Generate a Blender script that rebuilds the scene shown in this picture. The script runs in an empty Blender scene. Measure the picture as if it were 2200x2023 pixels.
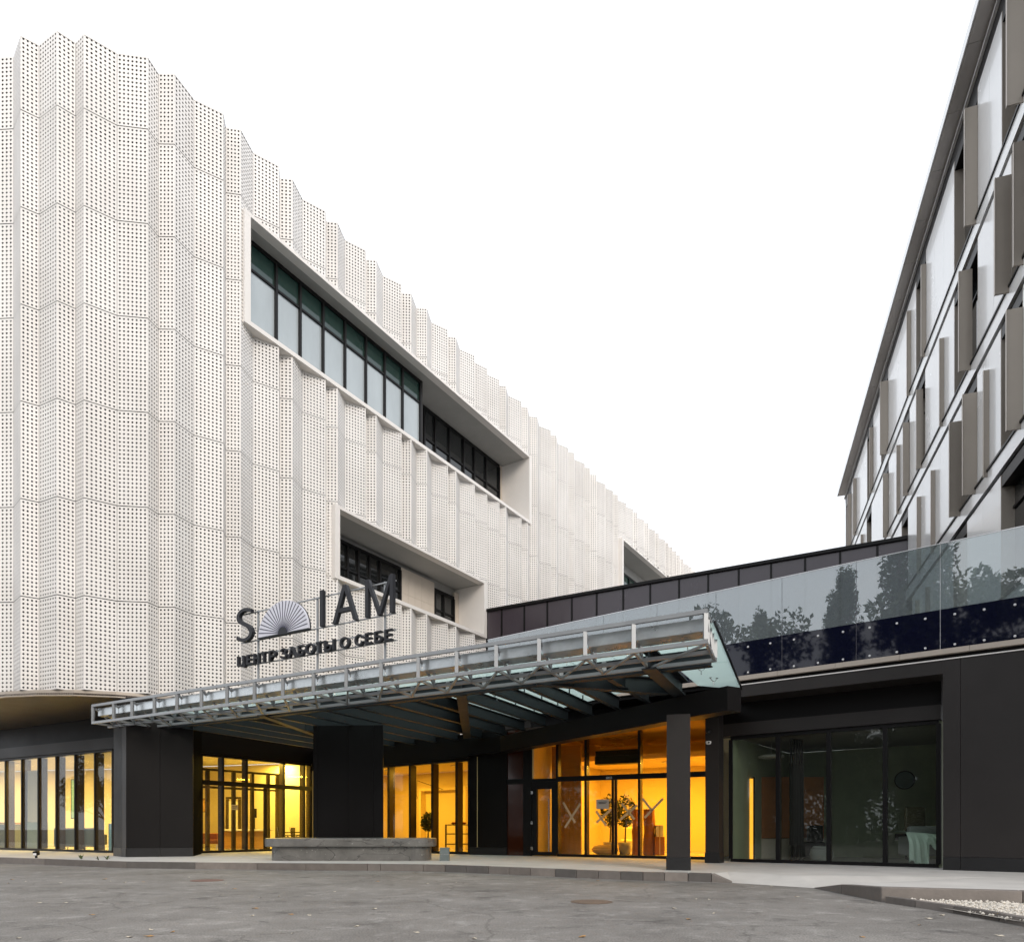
import bpy, math, random
from mathutils import Vector, Matrix
random.seed(7)
SC = bpy.context.scene
COL = SC.collection
# ------------------------------------------------------------------ camera / world / sun / exposure
E = 1.1                     # eye height above the road
FPX, CX, HV = 1500.0, 1100.0, 1777.0     # focal length, principal column and horizon row in photo pixels (2200 x 2023)
cam_d = bpy.data.cameras.new('camera'); cam = bpy.data.objects.new('camera', cam_d); COL.objects.link(cam)
cam_d.sensor_width = 36; cam_d.lens = FPX / 2200 * 36
cam_d.shift_y = (HV - 1011.5) / 2200; cam_d.clip_end = 3000; cam_d.clip_start = .05
cam.location = (0, 0, E); cam.rotation_euler = (math.pi / 2, 0, 0)
SC.camera = cam
SUN_EL, SUN_AZ = math.radians(27), math.radians(158)      # azimuth from +Y clockwise: behind the camera, to its right
w = bpy.data.worlds.new('World'); SC.world = w; w.use_nodes = True
nt = w.node_tree; nt.nodes.clear()
out = nt.nodes.new('ShaderNodeOutputWorld'); sky = nt.nodes.new('ShaderNodeTexSky')
sky.sky_type = 'NISHITA'; sky.sun_disc = False; sky.sun_elevation = SUN_EL; sky.sun_rotation = SUN_AZ; sky.dust_density = 4; sky.air_density = 1.0
b1 = nt.nodes.new('ShaderNodeBackground'); b1.inputs[1].default_value = .10
b2 = nt.nodes.new('ShaderNodeBackground'); b2.inputs[1].default_value = 1.0        # thin even cloud veil over the whole sky
tc = nt.nodes.new('ShaderNodeTexCoord'); mp = nt.nodes.new('ShaderNodeMapping'); mp.inputs['Scale'].default_value = (1, 1, 2.6)
cn = nt.nodes.new('ShaderNodeTexNoise'); cn.inputs['Scale'].default_value = 2.2; cn.inputs['Detail'].default_value = 5
cr = nt.nodes.new('ShaderNodeValToRGB')
cr.color_ramp.elements[0].position = .3; cr.color_ramp.elements[0].color = (1.12, 1.2, 1.3, 1)
cr.color_ramp.elements[1].position = .68; cr.color_ramp.elements[1].color = (1.36, 1.38, 1.42, 1)
mx = nt.nodes.new('ShaderNodeMixShader'); mx.inputs[0].default_value = .86
L = nt.links.new
L(tc.outputs['Generated'], mp.inputs[0]); L(mp.outputs[0], cn.inputs['Vector']); L(cn.outputs[0], cr.inputs[0]); L(cr.outputs[0], b2.inputs[0])
L(sky.outputs[0], b1.inputs[0]); L(b1.outputs[0], mx.inputs[1]); L(b2.outputs[0], mx.inputs[2]); L(mx.outputs[0], out.inputs[0])
sd = bpy.data.lights.new('sun', 'SUN'); sd.energy = 1.3; sd.angle = math.radians(25); sd.color = (1, .89, .76)
sun = bpy.data.objects.new('sun', sd); COL.objects.link(sun); sun.location = (0, -20, 60)
_d = Vector((math.sin(SUN_AZ) * math.cos(SUN_EL), math.cos(SUN_AZ) * math.cos(SUN_EL), math.sin(SUN_EL)))
sun.rotation_euler = _d.to_track_quat('Z', 'Y').to_euler()
SC.view_settings.view_transform = 'Standard'; SC.view_settings.look = 'None'; SC.view_settings.gamma = 1
SC.view_settings.exposure = 0.16
try:
    SC.view_settings.use_curve_mapping = False
except Exception: pass
SC.render.engine = 'CYCLES'
SC.cycles.use_denoising = True
SC.cycles.max_bounces = 8; SC.cycles.transparent_max_bounces = 24; SC.cycles.caustics_reflective = False; SC.cycles.caustics_refractive = False
SC.cycles.sample_clamp_indirect = 6

# ------------------------------------------------------------------ helpers
ZP = .17                                    # pavement level
def gp(u, v, z=ZP):                         # pixel -> plan point on the horizontal plane z
    Y = (z - E) * FPX / (HV - v); return ((u - CX) / FPX * Y, Y)
def online(p, d, u):                        # plan point where the sight line of column u meets the vertical plane p + t d
    q = (u - CX) / FPX; t = (q * p[1] - p[0]) / (d[0] - q * d[1]); return (p[0] + t * d[0], p[1] + t * d[1])
def par(p, d, u):
    q = (u - CX) / FPX; return (q * p[1] - p[0]) / (d[0] - q * d[1])
def zat(Y, v): return E + (HV - v) * Y / FPX
def at(u, v, Y): return ((u - CX) / FPX * Y, Y, zat(Y, v))
def add(p, d, t, e=None, s=0):
    x, y = p[0] + d[0] * t, p[1] + d[1] * t
    if e: x += e[0] * s; y += e[1] * s
    return (x, y)
def hd(deg): return (math.sin(math.radians(deg)), math.cos(math.radians(deg)))
def unit(a, b):
    l = math.hypot(b[0] - a[0], b[1] - a[1]); return ((b[0] - a[0]) / l, (b[1] - a[1]) / l)
def dist(a, b): return math.hypot(b[0] - a[0], b[1] - a[1])

class MB:
    def __init__(s): s.v = []; s.f = []; s.uv = None; s.sm = False
    def poly(s, pts):
        n = len(s.v); s.v += [tuple(p) for p in pts]; s.f.append(tuple(range(n, n + len(pts)))); return s
    def prism(s, pl, z0, z1):
        n = len(s.v); k = len(pl)
        a = sum(pl[i][0] * pl[(i + 1) % k][1] - pl[(i + 1) % k][0] * pl[i][1] for i in range(k))
        if a < 0: pl = pl[::-1]
        s.v += [(p[0], p[1], z0) for p in pl] + [(p[0], p[1], z1) for p in pl]
        s.f.append(tuple(range(n + k - 1, n - 1, -1))); s.f.append(tuple(range(n + k, n + 2 * k)))
        for i in range(k):
            j = (i + 1) % k; s.f.append((n + i, n + j, n + k + j, n + k + i))
        return s
    def box(s, c, sz, d=(1, 0)):            # c = centre, sz = (along d, across d, height)
        e = (-d[1], d[0]); hx, hy, hz = sz[0] / 2, sz[1] / 2, sz[2] / 2
        pl = [(c[0] + d[0] * a * hx + e[0] * b * hy, c[1] + d[1] * a * hx + e[1] * b * hy) for a, b in ((-1, -1), (1, -1), (1, 1), (-1, 1))]
        return s.prism(pl, c[2] - hz, c[2] + hz)
    def wall(s, a, b, z0, z1, th, side=1):  # vertical slab from plan a to b, thickness th to the side
        d = unit(a, b); e = (-d[1] * th * side, d[0] * th * side)
        return s.prism([a, b, (b[0] + e[0], b[1] + e[1]), (a[0] + e[0], a[1] + e[1])], z0, z1)
    def bar(s, p, q, w, h=None):            # square bar between two 3D points, w across (level), h in the upright sense
        h = w if h is None else h
        p, q = Vector(p), Vector(q); d = (q - p).normalized()
        up = Vector((0, 0, 1)) if abs(d.z) < .98 else Vector((0, 1, 0))
        sd_ = d.cross(up).normalized(); u2 = sd_.cross(d).normalized()
        n = len(s.v)
        for o in (p, q):
            for a, b in ((-1, -1), (1, -1), (1, 1), (-1, 1)):
                s.v.append(tuple(o + sd_ * a * w / 2 + u2 * b * h / 2))
        s.f += [(n, n + 1, n + 2, n + 3)[::-1], (n + 4, n + 5, n + 6, n + 7)] + [(n + i, n + (i + 1) % 4, n + 4 + (i + 1) % 4, n + 4 + i) for i in range(4)]
        return s
    def tube(s, p, q, r0, r1=None, k=8, cap=True):
        r1 = r0 if r1 is None else r1
        p, q = Vector(p), Vector(q); d = (q - p).normalized()
        up = Vector((0, 0, 1)) if abs(d.z) < .95 else Vector((1, 0, 0))
        a = d.cross(up).normalized(); b = a.cross(d); n = len(s.v)
        for o, r in ((p, r0), (q, r1)):
            for i in range(k):
                t = 2 * math.pi * i / k; s.v.append(tuple(o + a * math.cos(t) * r + b * math.sin(t) * r))
        for i in range(k): s.f.append((n + i, n + k + i, n + k + (i + 1) % k, n + (i + 1) % k))
        if cap: s.f.append(tuple(range(n, n + k))); s.f.append(tuple(range(n + 2 * k - 1, n + k - 1, -1)))
        return s
    def lathe(s, c, prof, k=20):            # prof = [(r, z)], closed top and bottom
        n = len(s.v)
        for r, z in prof:
            for i in range(k):
                t = 2 * math.pi * i / k; s.v.append((c[0] + r * math.cos(t), c[1] + r * math.sin(t), c[2] + z))
        for j in range(len(prof) - 1):
            for i in range(k):
                a = n + j * k + i; b = n + j * k + (i + 1) % k; s.f.append((a, b, b + k, a + k))
        s.f.append(tuple(range(n + k - 1, n - 1, -1))); m = n + (len(prof) - 1) * k; s.f.append(tuple(range(m, m + k)))
        return s
def label(o, lab=None, cat=None, grp=None, kind=None):
    for k, v in (('label', lab), ('category', cat), ('group', grp), ('kind', kind)):
        if v: o[k] = v
    return o
PINV = {}
def obj(name, mb, m, parent=None, bevel=0, smooth=False):
    me = bpy.data.meshes.new(name); me.from_pydata(mb.v, [], mb.f)
    if mb.uv:
        ul = me.uv_layers.new(name='UVMap'); flat = [c for f in mb.uv for p in f for c in p]; ul.data.foreach_set('uv', flat)
    me.materials.append(m); me.update()
    if smooth: me.polygons.foreach_set('use_smooth', [True] * len(me.polygons))
    o = bpy.data.objects.new(name, me); COL.objects.link(o)
    if parent is not None:
        o.parent = parent; o.matrix_parent_inverse = PINV.get(parent.name, Matrix.Identity(4))
    if bevel:
        b = o.modifiers.new('bevel', 'BEVEL'); b.width = bevel; b.segments = 2; b.limit_method = 'ANGLE'
    return o
def thing(name, loc, lab, cat, grp=None):
    o = bpy.data.objects.new(name, None); COL.objects.link(o); o.location = loc; o.empty_display_size = .2
    PINV[o.name] = Matrix.Translation(Vector(loc)).inverted()
    return label(o, lab, cat, grp)
def struct(name, mb, m, **k): return label(obj(name, mb, m, **k), kind='structure')
def copy_tree(root, loc, rz=0, sc=1):       # a thing and its parts (two levels)
    r = root.copy(); COL.objects.link(r); r.location = loc; r.rotation_euler = (0, 0, rz); r.scale = (sc,) * 3
    for ch in root.children:
        c = ch.copy(); COL.objects.link(c); c.parent = r
        for g in ch.children:
            d = g.copy(); COL.objects.link(d); d.parent = c
    return r

# ------------------------------------------------------------------ materials
def mat(name, col, rough=.6, metal=0, spec=.5, var=0, vscale=3, bump=0, bscale=40, vstretch=(1, 1, 1), coat=0):
    m = bpy.data.materials.new(name); m.use_nodes = True; n = m.node_tree; b = n.nodes['Principled BSDF']
    b.inputs['Base Color'].default_value = (*col, 1); b.inputs['Roughness'].default_value = rough; b.inputs['Metallic'].default_value = metal
    b.inputs['Specular IOR Level'].default_value = spec; b.inputs['Coat Weight'].default_value = coat
    if var or bump:
        t = n.nodes.new('ShaderNodeTexCoord'); mpp = n.nodes.new('ShaderNodeMapping'); mpp.inputs['Scale'].default_value = vstretch
        n.links.new(t.outputs['Object'], mpp.inputs[0])
    if var:
        x = n.nodes.new('ShaderNodeTexNoise'); x.inputs['Scale'].default_value = vscale; x.inputs['Detail'].default_value = 6; x.inputs['Roughness'].default_value = .65
        n.links.new(mpp.outputs[0], x.inputs['Vector'])
        r = n.nodes.new('ShaderNodeValToRGB'); r.color_ramp.elements[0].position = .25; r.color_ramp.elements[1].position = .75
        r.color_ramp.elements[0].color = (*[c * (1 - var) for c in col], 1); r.color_ramp.elements[1].color = (*[min(1, c * (1 + var)) for c in col], 1)
        n.links.new(x.outputs[0], r.inputs[0]); n.links.new(r.outputs[0], b.inputs['Base Color'])
        rr = n.nodes.new('ShaderNodeMapRange'); rr.inputs['To Min'].default_value = max(.02, rough - .12); rr.inputs['To Max'].default_value = min(1, rough + .12)
        n.links.new(x.outputs[0], rr.inputs[0]); n.links.new(rr.outputs[0], b.inputs['Roughness'])
    if bump:
        y = n.nodes.new('ShaderNodeTexNoise'); y.inputs['Scale'].default_value = bscale; y.inputs['Detail'].default_value = 4
        n.links.new(mpp.outputs[0], y.inputs['Vector'])
        bb = n.nodes.new('ShaderNodeBump'); bb.inputs['Strength'].default_value = bump; bb.inputs['Distance'].default_value = .02
        n.links.new(y.outputs[0], bb.inputs['Height']); n.links.new(bb.outputs[0], b.inputs['Normal'])
    return m
def glass(name, tint, refl=1.0, base=.04, rough=0.0, wav=0):     # thin architectural glass: tinted see-through plus Fresnel mirror
    m = bpy.data.materials.new(name); m.use_nodes = True; n = m.node_tree; n.nodes.clear()
    o = n.nodes.new('ShaderNodeOutputMaterial'); tr = n.nodes.new('ShaderNodeBsdfTransparent'); tr.inputs[0].default_value = (*tint, 1)
    gl = n.nodes.new('ShaderNodeBsdfGlossy'); gl.inputs['Roughness'].default_value = rough; gl.inputs[0].default_value = (refl, refl, refl, 1)
    lw0 = n.nodes.new('ShaderNodeLayerWeight'); lw0.inputs[0].default_value = .5
    lw = n.nodes.new('ShaderNodeMath'); lw.operation = 'POWER'; lw.inputs[1].default_value = 4.5; n.links.new(lw0.outputs['Facing'], lw.inputs[0])      # Schlick reflectance, alike on both sides
    ma = n.nodes.new('ShaderNodeMath'); ma.operation = 'MULTIPLY_ADD'; ma.inputs[1].default_value = .9 - base; ma.inputs[2].default_value = base; ma.use_clamp = True
    mxx = n.nodes.new('ShaderNodeMixShader')
    n.links.new(lw.outputs[0], ma.inputs[0]); n.links.new(ma.outputs[0], mxx.inputs[0]); n.links.new(tr.outputs[0], mxx.inputs[1]); n.links.new(gl.outputs[0], mxx.inputs[2]); n.links.new(mxx.outputs[0], o.inputs[0])
    if wav:
        t = n.nodes.new('ShaderNodeTexCoord'); y = n.nodes.new('ShaderNodeTexNoise'); y.inputs['Scale'].default_value = 1.3; y.inputs['Detail'].default_value = 1
        n.links.new(t.outputs['Object'], y.inputs['Vector']); bb = n.nodes.new('ShaderNodeBump'); bb.inputs['Strength'].default_value = wav; bb.inputs['Distance'].default_value = .05
        n.links.new(y.outputs[0], bb.inputs['Height']); n.links.new(bb.outputs[0], gl.inputs['Normal'])
    return m
def emis(name, col, st):
    m = bpy.data.materials.new(name); m.use_nodes = True; b = m.node_tree.nodes['Principled BSDF']
    b.inputs['Base Color'].default_value = (*col, 1); b.inputs['Emission Color'].default_value = (*col, 1); b.inputs['Emission Strength'].default_value = st
    return m
def perforated():
    m = bpy.data.materials.new('perforated_white_metal'); m.use_nodes = True; n = m.node_tree; b = n.nodes['Principled BSDF']; o = n.nodes['Material Output']
    b.inputs['Roughness'].default_value = .55; b.inputs['Specular IOR Level'].default_value = .3
    uv = n.nodes.new('ShaderNodeUVMap'); uv.uv_map = 'UVMap'
    fr = n.nodes.new('ShaderNodeVectorMath'); fr.operation = 'FRACTION'; n.links.new(uv.outputs[0], fr.inputs[0])
    sb = n.nodes.new('ShaderNodeVectorMath'); sb.operation = 'SUBTRACT'; sb.inputs[1].default_value = (.5, .5, 0); n.links.new(fr.outputs[0], sb.inputs[0])
    ln = n.nodes.new('ShaderNodeVectorMath'); ln.operation = 'LENGTH'; n.links.new(sb.outputs[0], ln.inputs[0])
    lt = n.nodes.new('ShaderNodeMath'); lt.operation = 'LESS_THAN'; lt.inputs[1].default_value = .25; n.links.new(ln.outputs['Value'], lt.inputs[0])
    tr = n.nodes.new('ShaderNodeBsdfTransparent'); ms = n.nodes.new('ShaderNodeMixShader')
    n.links.new(lt.outputs[0], ms.inputs[0]); n.links.new(b.outputs[0], ms.inputs[1]); n.links.new(tr.outputs[0], ms.inputs[2]); n.links.new(ms.outputs[0], o.inputs[0])
    t = n.nodes.new('ShaderNodeTexCoord'); x = n.nodes.new('ShaderNodeTexNoise'); x.inputs['Scale'].default_value = .5; x.inputs['Detail'].default_value = 4
    n.links.new(t.outputs['Object'], x.inputs['Vector'])
    oi = n.nodes.new('ShaderNodeObjectInfo'); aa = n.nodes.new('ShaderNodeMath'); aa.operation = 'MULTIPLY_ADD'; aa.inputs[1].default_value = .25; n.links.new(oi.outputs['Random'], aa.inputs[0]); n.links.new(x.outputs[0], aa.inputs[2])
    st_m = n.nodes.new('ShaderNodeMapping'); st_m.inputs['Scale'].default_value = (3.2, 3.2, .12); n.links.new(t.outputs['Object'], st_m.inputs[0])
    st_n = n.nodes.new('ShaderNodeTexNoise'); st_n.inputs['Scale'].default_value = 1.6; st_n.inputs['Detail'].default_value = 5; n.links.new(st_m.outputs[0], st_n.inputs['Vector'])
    st_a = n.nodes.new('ShaderNodeMath'); st_a.operation = 'MULTIPLY_ADD'; st_a.inputs[1].default_value = .45; n.links.new(st_n.outputs[0], st_a.inputs[0]); n.links.new(aa.outputs[0], st_a.inputs[2]); aa = st_a
    r = n.nodes.new('ShaderNodeValToRGB'); r.color_ramp.elements[0].position = .5; r.color_ramp.elements[1].position = 1.0
    r.color_ramp.elements[0].color = (.765, .74, .715, 1); r.color_ramp.elements[1].color = (.875, .855, .835, 1)
    n.links.new(aa.outputs[0], r.inputs[0]); n.links.new(r.outputs[0], b.inputs['Base Color'])
    return m
M_perf = perforated()
M_white = mat('white_coated_metal', (.82, .79, .76), .5, var=.03, vscale=1.5)
M_back = mat('grey_insulation_wall', (.24, .24, .25), .9, var=.6, vscale=.9)
M_rail = mat('dark_subframe', (.03, .03, .035), .6)
M_beige = mat('beige_metal_trim', (.46, .40, .34), .45, metal=.2, var=.05)
M_soff = mat('brown_metal_soffit', (.075, .06, .05), .35, metal=.5, var=.15, vscale=.7)
M_dark = mat('black_brown_cladding', (.0065, .0056, .0058), .45, var=.12, vscale=.8, spec=.18)
M_dark2 = mat('charcoal_cladding', (.024, .0208, .0198), .45, var=.14, vscale=.8, spec=.3)
M_matt = mat('matt_black_return', (.006, .006, .006), .95, spec=.02)
M_plinth = mat('dark_plinth_plate', (.018, .018, .019), .4, var=.12, spec=.3)
M_black = mat('black_aluminium', (.009, .0085, .009), .4, spec=.2)
M_brown = mat('bronze_mullion_side', (.05, .034, .02), .35, metal=.3)
M_steel = mat('grey_painted_steel', (.33, .345, .36), .4, metal=.35, var=.08, vscale=2)
M_galv = mat('galvanised_gutter', (.62, .65, .66), .3, metal=.85, var=.18, vscale=2.5, bump=.25, bscale=3)
M_girder = mat('blue_black_girder', (.02, .025, .03), .5, metal=.2, var=.2, vscale=2)
M_inox = mat('stainless_steel', (.6, .6, .6), .25, metal=1)
M_letter = mat('anthracite_letter', (.022, .023, .028), .45, var=.08, spec=.3)
M_fan = mat('lilac_white_acrylic', (.70, .71, .80), .4)
M_fanline = mat('dark_blue_rib', (.05, .05, .09), .4)
M_purple = mat('purple_brown_panel', (.062, .050, .062), .25, var=.12, vscale=.6, spec=.6, vstretch=(1, 1, .2))
M_navy = mat('navy_fritted_glass', (.005, .006, .018), .03, spec=.5)
M_fin = mat('champagne_metal', (.37, .328, .282), .42, metal=.3, var=.05, vscale=1)
M_silver = mat('pearl_white_panel', (.80, .805, .81), .24, var=.02, vscale=.5, spec=.6, coat=.3)
M_roofsoff = mat('taupe_soffit', (.60, .57, .55), .45, metal=.3, var=.05)
M_core = mat('black_core', (.01, .01, .011), .6)
M_concrete = mat('pale_concrete', (.58, .56, .535), .8, var=.14, vscale=1.1, bump=.15, bscale=60)
M_stone = mat('polished_grey_stone', (.17, .165, .155), .38, var=.45, vscale=3.2, bump=.08, bscale=30)
M_tile = mat('cream_wall_tile', (.62, .55, .47), .5, var=.04)
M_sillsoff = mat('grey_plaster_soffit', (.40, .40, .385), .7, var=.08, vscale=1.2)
M_greengl = mat('dark_green_glass', (.016, .042, .036), .05, spec=.7)
M_blind = mat('pale_blue_blind_pane', (.43, .485, .515), .12, spec=.7, var=.12, vscale=.7, vstretch=(1, 1, .3))
M_winglass = mat('dark_window_glass', (.014, .016, .017), .03, spec=.7)
M_clear = glass('clear_glass', (.93, .95, .94), base=.03)
M_tintgl = glass('dark_tinted_glass', (.86, .89, .86), base=.035, wav=.02)
M_ambergl = glass('amber_tinted_glass', (.99, .92, .74), base=.02)
M_balgl = glass('grey_balustrade_glass', (.62, .70, .71), base=.20, wav=.03)
M_cangl = glass('green_canopy_glass', (.84, .93, .91), base=.06)
def dusty(m, col, f):                        # dust film on the glass scatters some of the skylight downwards
    n = m.node_tree; o = [x for x in n.nodes if x.type == 'OUTPUT_MATERIAL'][0]; src = o.inputs[0].links[0].from_socket
    t = n.nodes.new('ShaderNodeBsdfTranslucent'); t.inputs[0].default_value = (*col, 1); k = n.nodes.new('ShaderNodeMixShader'); k.inputs[0].default_value = f
    n.links.new(src, k.inputs[1]); n.links.new(t.outputs[0], k.inputs[2]); n.links.new(k.outputs[0], o.inputs[0])
dusty(M_cangl, (.76, .87, .85), .42)
def filmed(m, col, f):                       # thin even grey diffuse layer mixed over upright glass
    n = m.node_tree; o = [x for x in n.nodes if x.type == 'OUTPUT_MATERIAL'][0]; src = o.inputs[0].links[0].from_socket
    t = n.nodes.new('ShaderNodeBsdfDiffuse'); t.inputs[0].default_value = (*col, 1); k = n.nodes.new('ShaderNodeMixShader'); k.inputs[0].default_value = f
    n.links.new(src, k.inputs[1]); n.links.new(t.outputs[0], k.inputs[2]); n.links.new(k.outputs[0], o.inputs[0])
filmed(M_balgl, (.72, .76, .80), .10); filmed(M_tintgl, (.4, .42, .4), .012)
M_disc = mat('white_button', (.8, .8, .8), .4)
M_leafc = mat('dry_leaf', (.42, .24, .09), .7); M_leafp = mat('pale_dry_leaf', (.62, .55, .44), .7)

def road_material():
    m = bpy.data.materials.new('worn_asphalt'); m.use_nodes = True; n = m.node_tree; b = n.nodes['Principled BSDF']; b.inputs['Roughness'].default_value = .8
    t = n.nodes.new('ShaderNodeTexCoord')
    def noise(sc, det, st=(1, 1, 1), rg=.6):
        mm = n.nodes.new('ShaderNodeMapping'); mm.inputs['Scale'].default_value = st; n.links.new(t.outputs['Object'], mm.inputs[0])
        x = n.nodes.new('ShaderNodeTexNoise'); x.inputs['Scale'].default_value = sc; x.inputs['Detail'].default_value = det; x.inputs['Roughness'].default_value = rg; n.links.new(mm.outputs[0], x.inputs['Vector']); return x
    def ramp(x, p0, c0, p1, c1):
        r = n.nodes.new('ShaderNodeValToRGB'); r.color_ramp.elements[0].position = p0; r.color_ramp.elements[1].position = p1; r.color_ramp.elements[0].color = (*c0, 1); r.color_ramp.elements[1].color = (*c1, 1); n.links.new(x.outputs[0], r.inputs[0]); return r
    def mixc(mode, f, a, b_):
        x = n.nodes.new('ShaderNodeMixRGB'); x.blend_type = mode; x.inputs[0].default_value = f; n.links.new(a.outputs[0], x.inputs[1]); n.links.new(b_.outputs[0], x.inputs[2]); return x
    base = ramp(noise(.45, 8, rg=.7), .32, (.155, .145, .135), .70, (.30, .285, .27))
    grit = ramp(noise(48, 3, rg=.75), .32, (.5, .5, .5), .68, (1.42, 1.4, 1.37))
    dust = ramp(noise(2.3, 7, rg=.75), .53, (0, 0, 0), .72, (.22, .215, .21))
    stain = ramp(noise(1.6, 6, rg=.7), .33, (.5, .5, .51), .44, (1, 1, 1))
    vz = n.nodes.new('ShaderNodeTexVoronoi'); vz.feature = 'DISTANCE_TO_EDGE'; vz.inputs['Scale'].default_value = .33
    dm_ = n.nodes.new('ShaderNodeMixRGB'); dm_.blend_type = 'ADD'; dm_.inputs[0].default_value = .55; n.links.new(t.outputs['Object'], dm_.inputs[1]); n.links.new(noise(1.4, 5).outputs['Color'], dm_.inputs[2]); n.links.new(dm_.outputs[0], vz.inputs['Vector'])
    crack = ramp(vz, .002, (.45, .44, .43), .007, (1, 1, 1))
    c = mixc('MULTIPLY', 1, base, grit); c = mixc('ADD', .7, c, dust); c = mixc('MULTIPLY', .85, c, stain); c = mixc('MULTIPLY', .55, c, crack)
    n.links.new(c.outputs[0], b.inputs['Base Color'])
    bb = n.nodes.new('ShaderNodeBump'); bb.inputs['Strength'].default_value = .45; bb.inputs['Distance'].default_value = .01; n.links.new(noise(60, 4, rg=.8).outputs[0], bb.inputs['Height']); n.links.new(bb.outputs[0], b.inputs['Normal'])
    return m
M_road = road_material()

# ------------------------------------------------------------------ key plan lines
FD = hd(32.6)                     # along the white facade, away from the camera
FI = (-FD[1], FD[0])              # inward normal of the white facade
TD = hd(180 - 52.4)               # along the terrace front, towards the right and nearer
TI = (-TD[1], TD[0])              # inward (away from the camera)
CD = hd(120)                      # along the canopy front, to the right and nearer
CI = (-CD[1], CD[0])              # canopy inward
TP = (10.1, 15.0)                 # a point of the terrace front line
C0 = (3.41, 12.3)                 # right end of the canopy front
# ground floor outline
A1 = gp(242, 1831); A0 = gp(0, 1824); LD = unit(A0, A1); AL = add(A0, LD, -9)
D0 = gp(432, 1832); M1 = gp(1008, 1834.5)
def cross_pt(p, d, q, e):
    det = d[0] * -e[1] + e[0] * d[1]; t = ((q[0] - p[0]) * -e[1] + e[0] * (q[1] - p[1])) / det; return add(p, d, t)
K = cross_pt(D0, FD, M1, TD)      # inner corner behind the central pillar
N0 = gp(1143.5, 1837.5); ND = hd(118); N1 = online(N0, ND, 1522)
W1 = gp(2017, 1863); W0 = online(W1, TD, 1571)

# ------------------------------------------------------------------ ground
g = MB(); g.poly([(-400, -400, 0), (400, -400, 0), (400, 500, 0), (-400, 500, 0)]); struct('road', g, M_road)
kb = [(-260, 1849), (-120, 1850.5), (0, 1853), (95, 1857), (271, 1864), (419, 1866), (552, 1867.5), (657, 1868.5), (789, 1869.5), (817, 1869.8), (909, 1871), (956, 1872), (1001, 1874), (1049, 1876), (1093, 1878), (1139, 1880), (1192, 1882.5), (1238, 1885), (1285, 1887), (1333, 1889), (1381, 1890.5), (1427, 1891.5), (1478, 1892.5), (1528, 1894)]
kp = [gp(u, v, 0) for u, v in kb]
tipL = gp(1573, 1896, 0); tipR = gp(1748, 1907, 0)
kr = [tipR, (5.47, 11.6), (5.46, 10.33), (7.1, 9.70), (9.5, 8.85), (12.5, 7.75)]; krz = [.012, .16, .22, .22, .22, .22]
g = MB()
pav = kp + [(4.55, 14.75), (5.62, 13.55)] + [(9, 13.2), (16, 11.5), (16, 24), (10, 34), (-30, 44), (-40, 30)]
g.poly([(p[0], p[1], ZP - .004) for p in pav]); struct('pavement', g, M_concrete)
g = MB(); g.poly([(kp[-1][0], kp[-1][1], ZP - .004), (*tipL, .004), (4.55, 14.75, ZP - .004)])
g.poly([(*tipL, .004), (*tipR, .004), (5.62, 13.55, ZP - .004), (4.55, 14.75, ZP - .004)])
hub = (9, 13.2, ZP - .004); rim_ = [(5.62, 13.55, ZP - .004), (*tipR, .004)] + [(kr[i][0] + .1, kr[i][1] + .05, krz[i] - .006) for i in range(1, 6)] + [(16, 9, .2), (16, 11.5, ZP - .004)]
for p_, q_ in zip(rim_[:-1], rim_[1:]): g.poly([hub, p_, q_])
struct('pavement_ramp', g, M_concrete)
kerb_mats = [mat('kerb_stone_%d' % i, c, .75, var=.22, vscale=3, bump=.25, bscale=25) for i, c in enumerate([(.155, .137, .124), (.215, .19, .172), (.115, .106, .10), (.175, .156, .143)])]
kerb = label(bpy.data.objects.new('kerb', None), kind='structure'); COL.objects.link(kerb)
def kerb_stone(a, b, m, ha=ZP + .006, hb=None, w=.17, z0=-.05, parent=None):
    hb = ha if hb is None else hb
    d = unit(a, b); e = (-d[1], d[0])
    a = add(a, d, .005); b = add(b, d, -.005); b_ = MB()
    a2, b2 = add(a, e, w), add(b, e, w)
    n = [(*a, z0), (*b, z0), (*b2, z0), (*a2, z0), (*a, ha), (*b, hb), (*b2, hb), (*a2, ha)]
    b_.v = n; b_.f = [(3, 2, 1, 0), (4, 5, 6, 7), (0, 1, 5, 4), (1, 2, 6, 5), (2, 3, 7, 6), (3, 0, 4, 7)]
    return obj('kerb_stone', b_, m, parent or kerb, bevel=.012)
for i in range(len(kp) - 1): kerb_stone(kp[i], kp[i + 1], kerb_mats[(1, 1, 1, 0, 2, 1, 0, 0, 3, 3, 0, 2, 2, 3, 0, 1, 2, 0, 3, 2, 0, 1, 2)[i % 23]])
kerb_stone(kp[-1], tipL, kerb_mats[1], ZP + .006, .012)
for i in range(len(kr) - 1): kerb_stone(kr[i], kr[i + 1], kerb_mats[(3, 0, 1, 3, 0)[i % 5]], krz[i], krz[i + 1], w=.2)
edge = label(bpy.data.objects.new('gravel_edging', None), kind='structure'); COL.objects.link(edge)
lk = [(5.46, 10.22), (5.57, 9.65), (5.68, 8.98), (5.72, 8.2), (5.70, 7.4), (5.66, 6.3)]
for i in range(len(lk) - 1):
    b_ = MB(); d = unit(lk[i], lk[i + 1]); e = (d[1] * -1, d[0])
    p, q = add(lk[i], d, .004), add(lk[i + 1], d, -.004); b_.prism([p, q, add(q, e, .1), add(p, e, .1)], -.04, .10); obj('edging_stone', b_, kerb_mats[i % 2], edge, bevel=.01)
M_grav = mat('white_gravel', (.62, .58, .52), .85, var=.35, vscale=30)
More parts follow.
